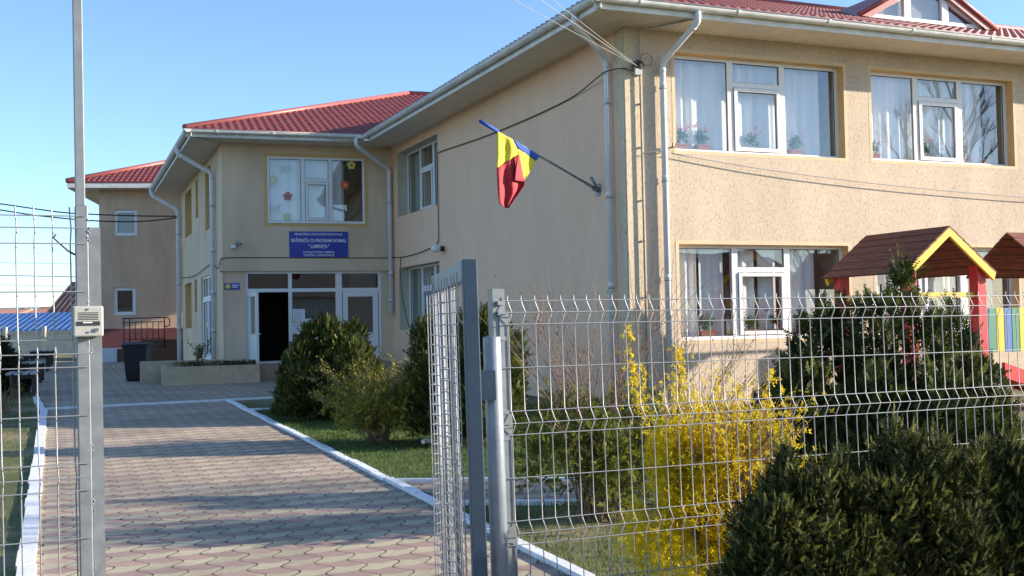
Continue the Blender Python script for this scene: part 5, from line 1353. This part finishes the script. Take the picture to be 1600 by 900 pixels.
# three long flowering shoots
for (pts) in ([(1000, 640, 7.4), (985, 570, 7.5), (980, 505, 7.5)], [(1060, 640, 6.7), (1062, 590, 6.8), (1060, 545, 6.8)], [(1180, 720, 6.6), (1195, 640, 6.7), (1200, 575, 6.7)], [(1150, 700, 6.6), (1153, 660, 6.6), (1152, 615, 6.6)], [(1015, 680, 7.2), (1000, 610, 7.3), (992, 560, 7.4)]):
    P = catmull([at(*q) for q in pts], 5); s_ = MB(); s_.tube(P, [.006*(1-.7*i/len(P)) for i in range(len(P))], 5, False); obj('stems', s_, 'bark_red', fs)
    npmesh('flowers', petals([P], 75, hash(pts[0][0]) % 99, .0, .022, .026), 'forsythia_petal', fs)
# yucca like dark clump and small shrub in the planter
sb = FC.p(-4.95, .75, .74)
shrub('planter_sapling', 'small leafy sapling growing in the planter', (sb.x, sb.y, sb.z), 7, .62, .28, 61, 'bud_leaf', 330, (.04, .07), (.025, .045), r0=.012, kids=4, tmin=.4)
# dark conifer at the far left edge beside the benches
lb = []
for k in range(24):
    px = rg.uniform(-70, 22); pt_ = 525+abs(px+25)*.6+rg.uniform(0, 60); lb.append((px, pt_, pt_+40, 25+rg.uniform(-.5, .5), rg.uniform(.3, .5)))
conifer('thuja_shrub', 'dark conifer at the left edge beside the benches', 'shrub', (at(-30, 600, 25).x, 25, gz(25)), lobes_from(lb), 7000, 4, 'cypress_far', L=(.15, .3), bl=.10, bw=.025, zmin=.3, up=.4)
shrub('ornamental_grass', 'thin grassy twigs at the left edge in the shade', (at(5, 640, 20).x, 20, gz(20)), 40, .55, .6, 62, 'gold_bud', 500, (.02, .04), (.008, .012), r0=.004, kids=2)

# bare trees across the street, seen in the window glass and shading the yard
def tree(name, base, h_, seed, label, spread=.28, fork=.35):
    t_ = thing(name, label, 'tree', base, 'bare trees across the street'); r = random.Random(seed)
    tr_ = MB(); cr_ = MB()
    tr_.tube([Vector(base), Vector(base)+Vector((.05, 0, h_*.4)), Vector(base)+Vector((0, .05, h_*.8))], [h_*.013, h_*.009, h_*.003], 9)
    def grow(p, d_, L, rad, lev):
        q = p+d_*L; mid = (p+q)/2+Vector((r.uniform(-1, 1), r.uniform(-1, 1), 0))*L*.06
        cr_.tube([p, mid, q], [rad, rad*.8, rad*.55], 5 if lev < 2 else 3, False)
        if lev >= 4: return
        for k in range(4 if lev < 3 else 3):
            f = r.uniform(.35, 1.0); s0 = p.lerp(q, f); nd_ = (d_*1.0+Vector((r.uniform(-1, 1), r.uniform(-1, 1), r.uniform(-.1, .8)))*(.55)).normalized(); grow(s0, nd_, L*r.uniform(.45, .68), rad*.5, lev+1)
    for k in range(13):
        z = h_*r.uniform(.18, .78); p = Vector(base)+Vector((0, 0, z)); th = r.uniform(0, 2*PI); d_ = Vector((math.cos(th)*spread*2, math.sin(th)*spread*2, 1)).normalized(); grow(p, d_, h_*.26*(1.15-z/h_), h_*.0038, 1)
    obj('trunk', tr_, 'tree_bark', t_); obj('crown', cr_, 'tree_bark', t_)
for k, (x, y, h_, sd_) in enumerate([(31, 11.4, 13, 1), (38, 6.2, 13, 2), (49, 2.3, 13, 3), (33, 4.2, 10, 4), (60, -3, 14, 5)]):
    tree('bare_tree', (x, y, gz(y)), h_, sd_, ['bare tree nearest across the play yard', 'tall bare poplar behind the nearest tree', 'bare tree farther right along the street', 'small bare tree close to the pavement', 'farthest tall bare tree'][k])

for k, (x, y, wd_, h_, wm) in enumerate([(-22, -36, 16, 4.5, 'house_wall'), (2, -40, 18, 5.5, 'stucco_back'), (26, -34, 15, 4.5, 'house_wall'), (48, -30, 16, 5, 'stucco_back'), (70, -22, 16, 5, 'house_wall')]):
    t_ = thing('house', ['plain house', 'long house', 'small house', 'wide house', 'end house'][k]+' across the street behind the viewer', 'house', (x, y, -.2), 'houses across the street')
    s_ = MB(); flip_box(s_, x-wd_/2, x+wd_/2, y-8, y, -.3, h_); obj('wall', s_, wm, t_)
    s_ = MB(); e0, e1 = x-wd_/2-.5, x+wd_/2+.5; s_.quad((e0, y+.5, h_-.1), (e1, y+.5, h_-.1), (e1, y-4, h_+2.4), (e0, y-4, h_+2.4)); s_.quad((e0, y-8.5, h_-.1), (e1, y-8.5, h_-.1), (e1, y-4, h_+2.4), (e0, y-4, h_+2.4)); s_.poly([(e0, y+.5, h_-.1), (e0, y-4, h_+2.4), (e0, y-8.5, h_-.1)]); s_.poly([(e1, y+.5, h_-.1), (e1, y-4, h_+2.4), (e1, y-8.5, h_-.1)]); obj('roof', s_, 'roof_far', t_)
# grass
def lawn(poly, n_, seed, hgt=(.02, .055), clump=.6):
    r = np.random.RandomState(seed); P = np.array(poly); x0, y0 = P.min(0); x1, y1 = P.max(0); pts = []
    c = np.stack([r.uniform(x0, x1, n_*3), r.uniform(y0, y1, n_*3)], 1)
    inside = np.zeros(len(c), bool); j = len(P)-1
    for i in range(len(P)):
        cond = ((P[i, 1] > c[:, 1]) != (P[j, 1] > c[:, 1])) & (c[:, 0] < (P[j, 0]-P[i, 0])*(c[:, 1]-P[i, 1])/(P[j, 1]-P[i, 1]+1e-12)+P[i, 0]); inside ^= cond; j = i
    den = .5+.5*np.sin(c[:, 0]*2.3+np.sin(c[:, 1]*1.7)*2)*np.sin(c[:, 1]*1.9+c[:, 0]*.7)
    c = c[inside & (r.rand(len(c)) < 1-clump+clump*den)][:n_]
    k = len(c); z = SL*(c[:, 1]-Y0); b = np.column_stack([c, z]); d = unit(r.normal(size=(k, 3))*[.45, .45, .1]+[0, 0, 1])
    return kites(b, d, unit(r.normal(size=(k, 3))*[1, 1, .05]), r.uniform(hgt[0], hgt[1], k)*(.6+.8*den[:0].sum()+.5), r.uniform(.004, .009, k))
rp = [XY(FPl, U2-3.2, -.07), XY(FPl, 4.05, -.07), (1.8, 11.08), (1.7, 18.0), (-2.6, 22.5), (-3.0, 19.7), (-4.5, 19.55)]
rp2 = [XY(FPl, 2.35, -.07), XY(FPl, -3.5, -.07), (7.5, 5.5), (7.5, 12), (1.9, 11.0), (1.75, 9.72), (.5, 9.75)]
lpg = [XY(FPl, -4, PW+.09), XY(FPl, U2+5, PW+.25), (-16, 24), (-8.5, 6)]
V = np.concatenate([lawn(rp, 42000, 71, (.025, .06), .35), lawn(rp2, 26000, 72, (.03, .07), .75), lawn(lpg, 26000, 73, (.02, .055), .85)])
tag(npmesh('grass', V, 'grass_blade'), 'short patchy spring grass on both sides of the path', 'grass', kind='stuff')
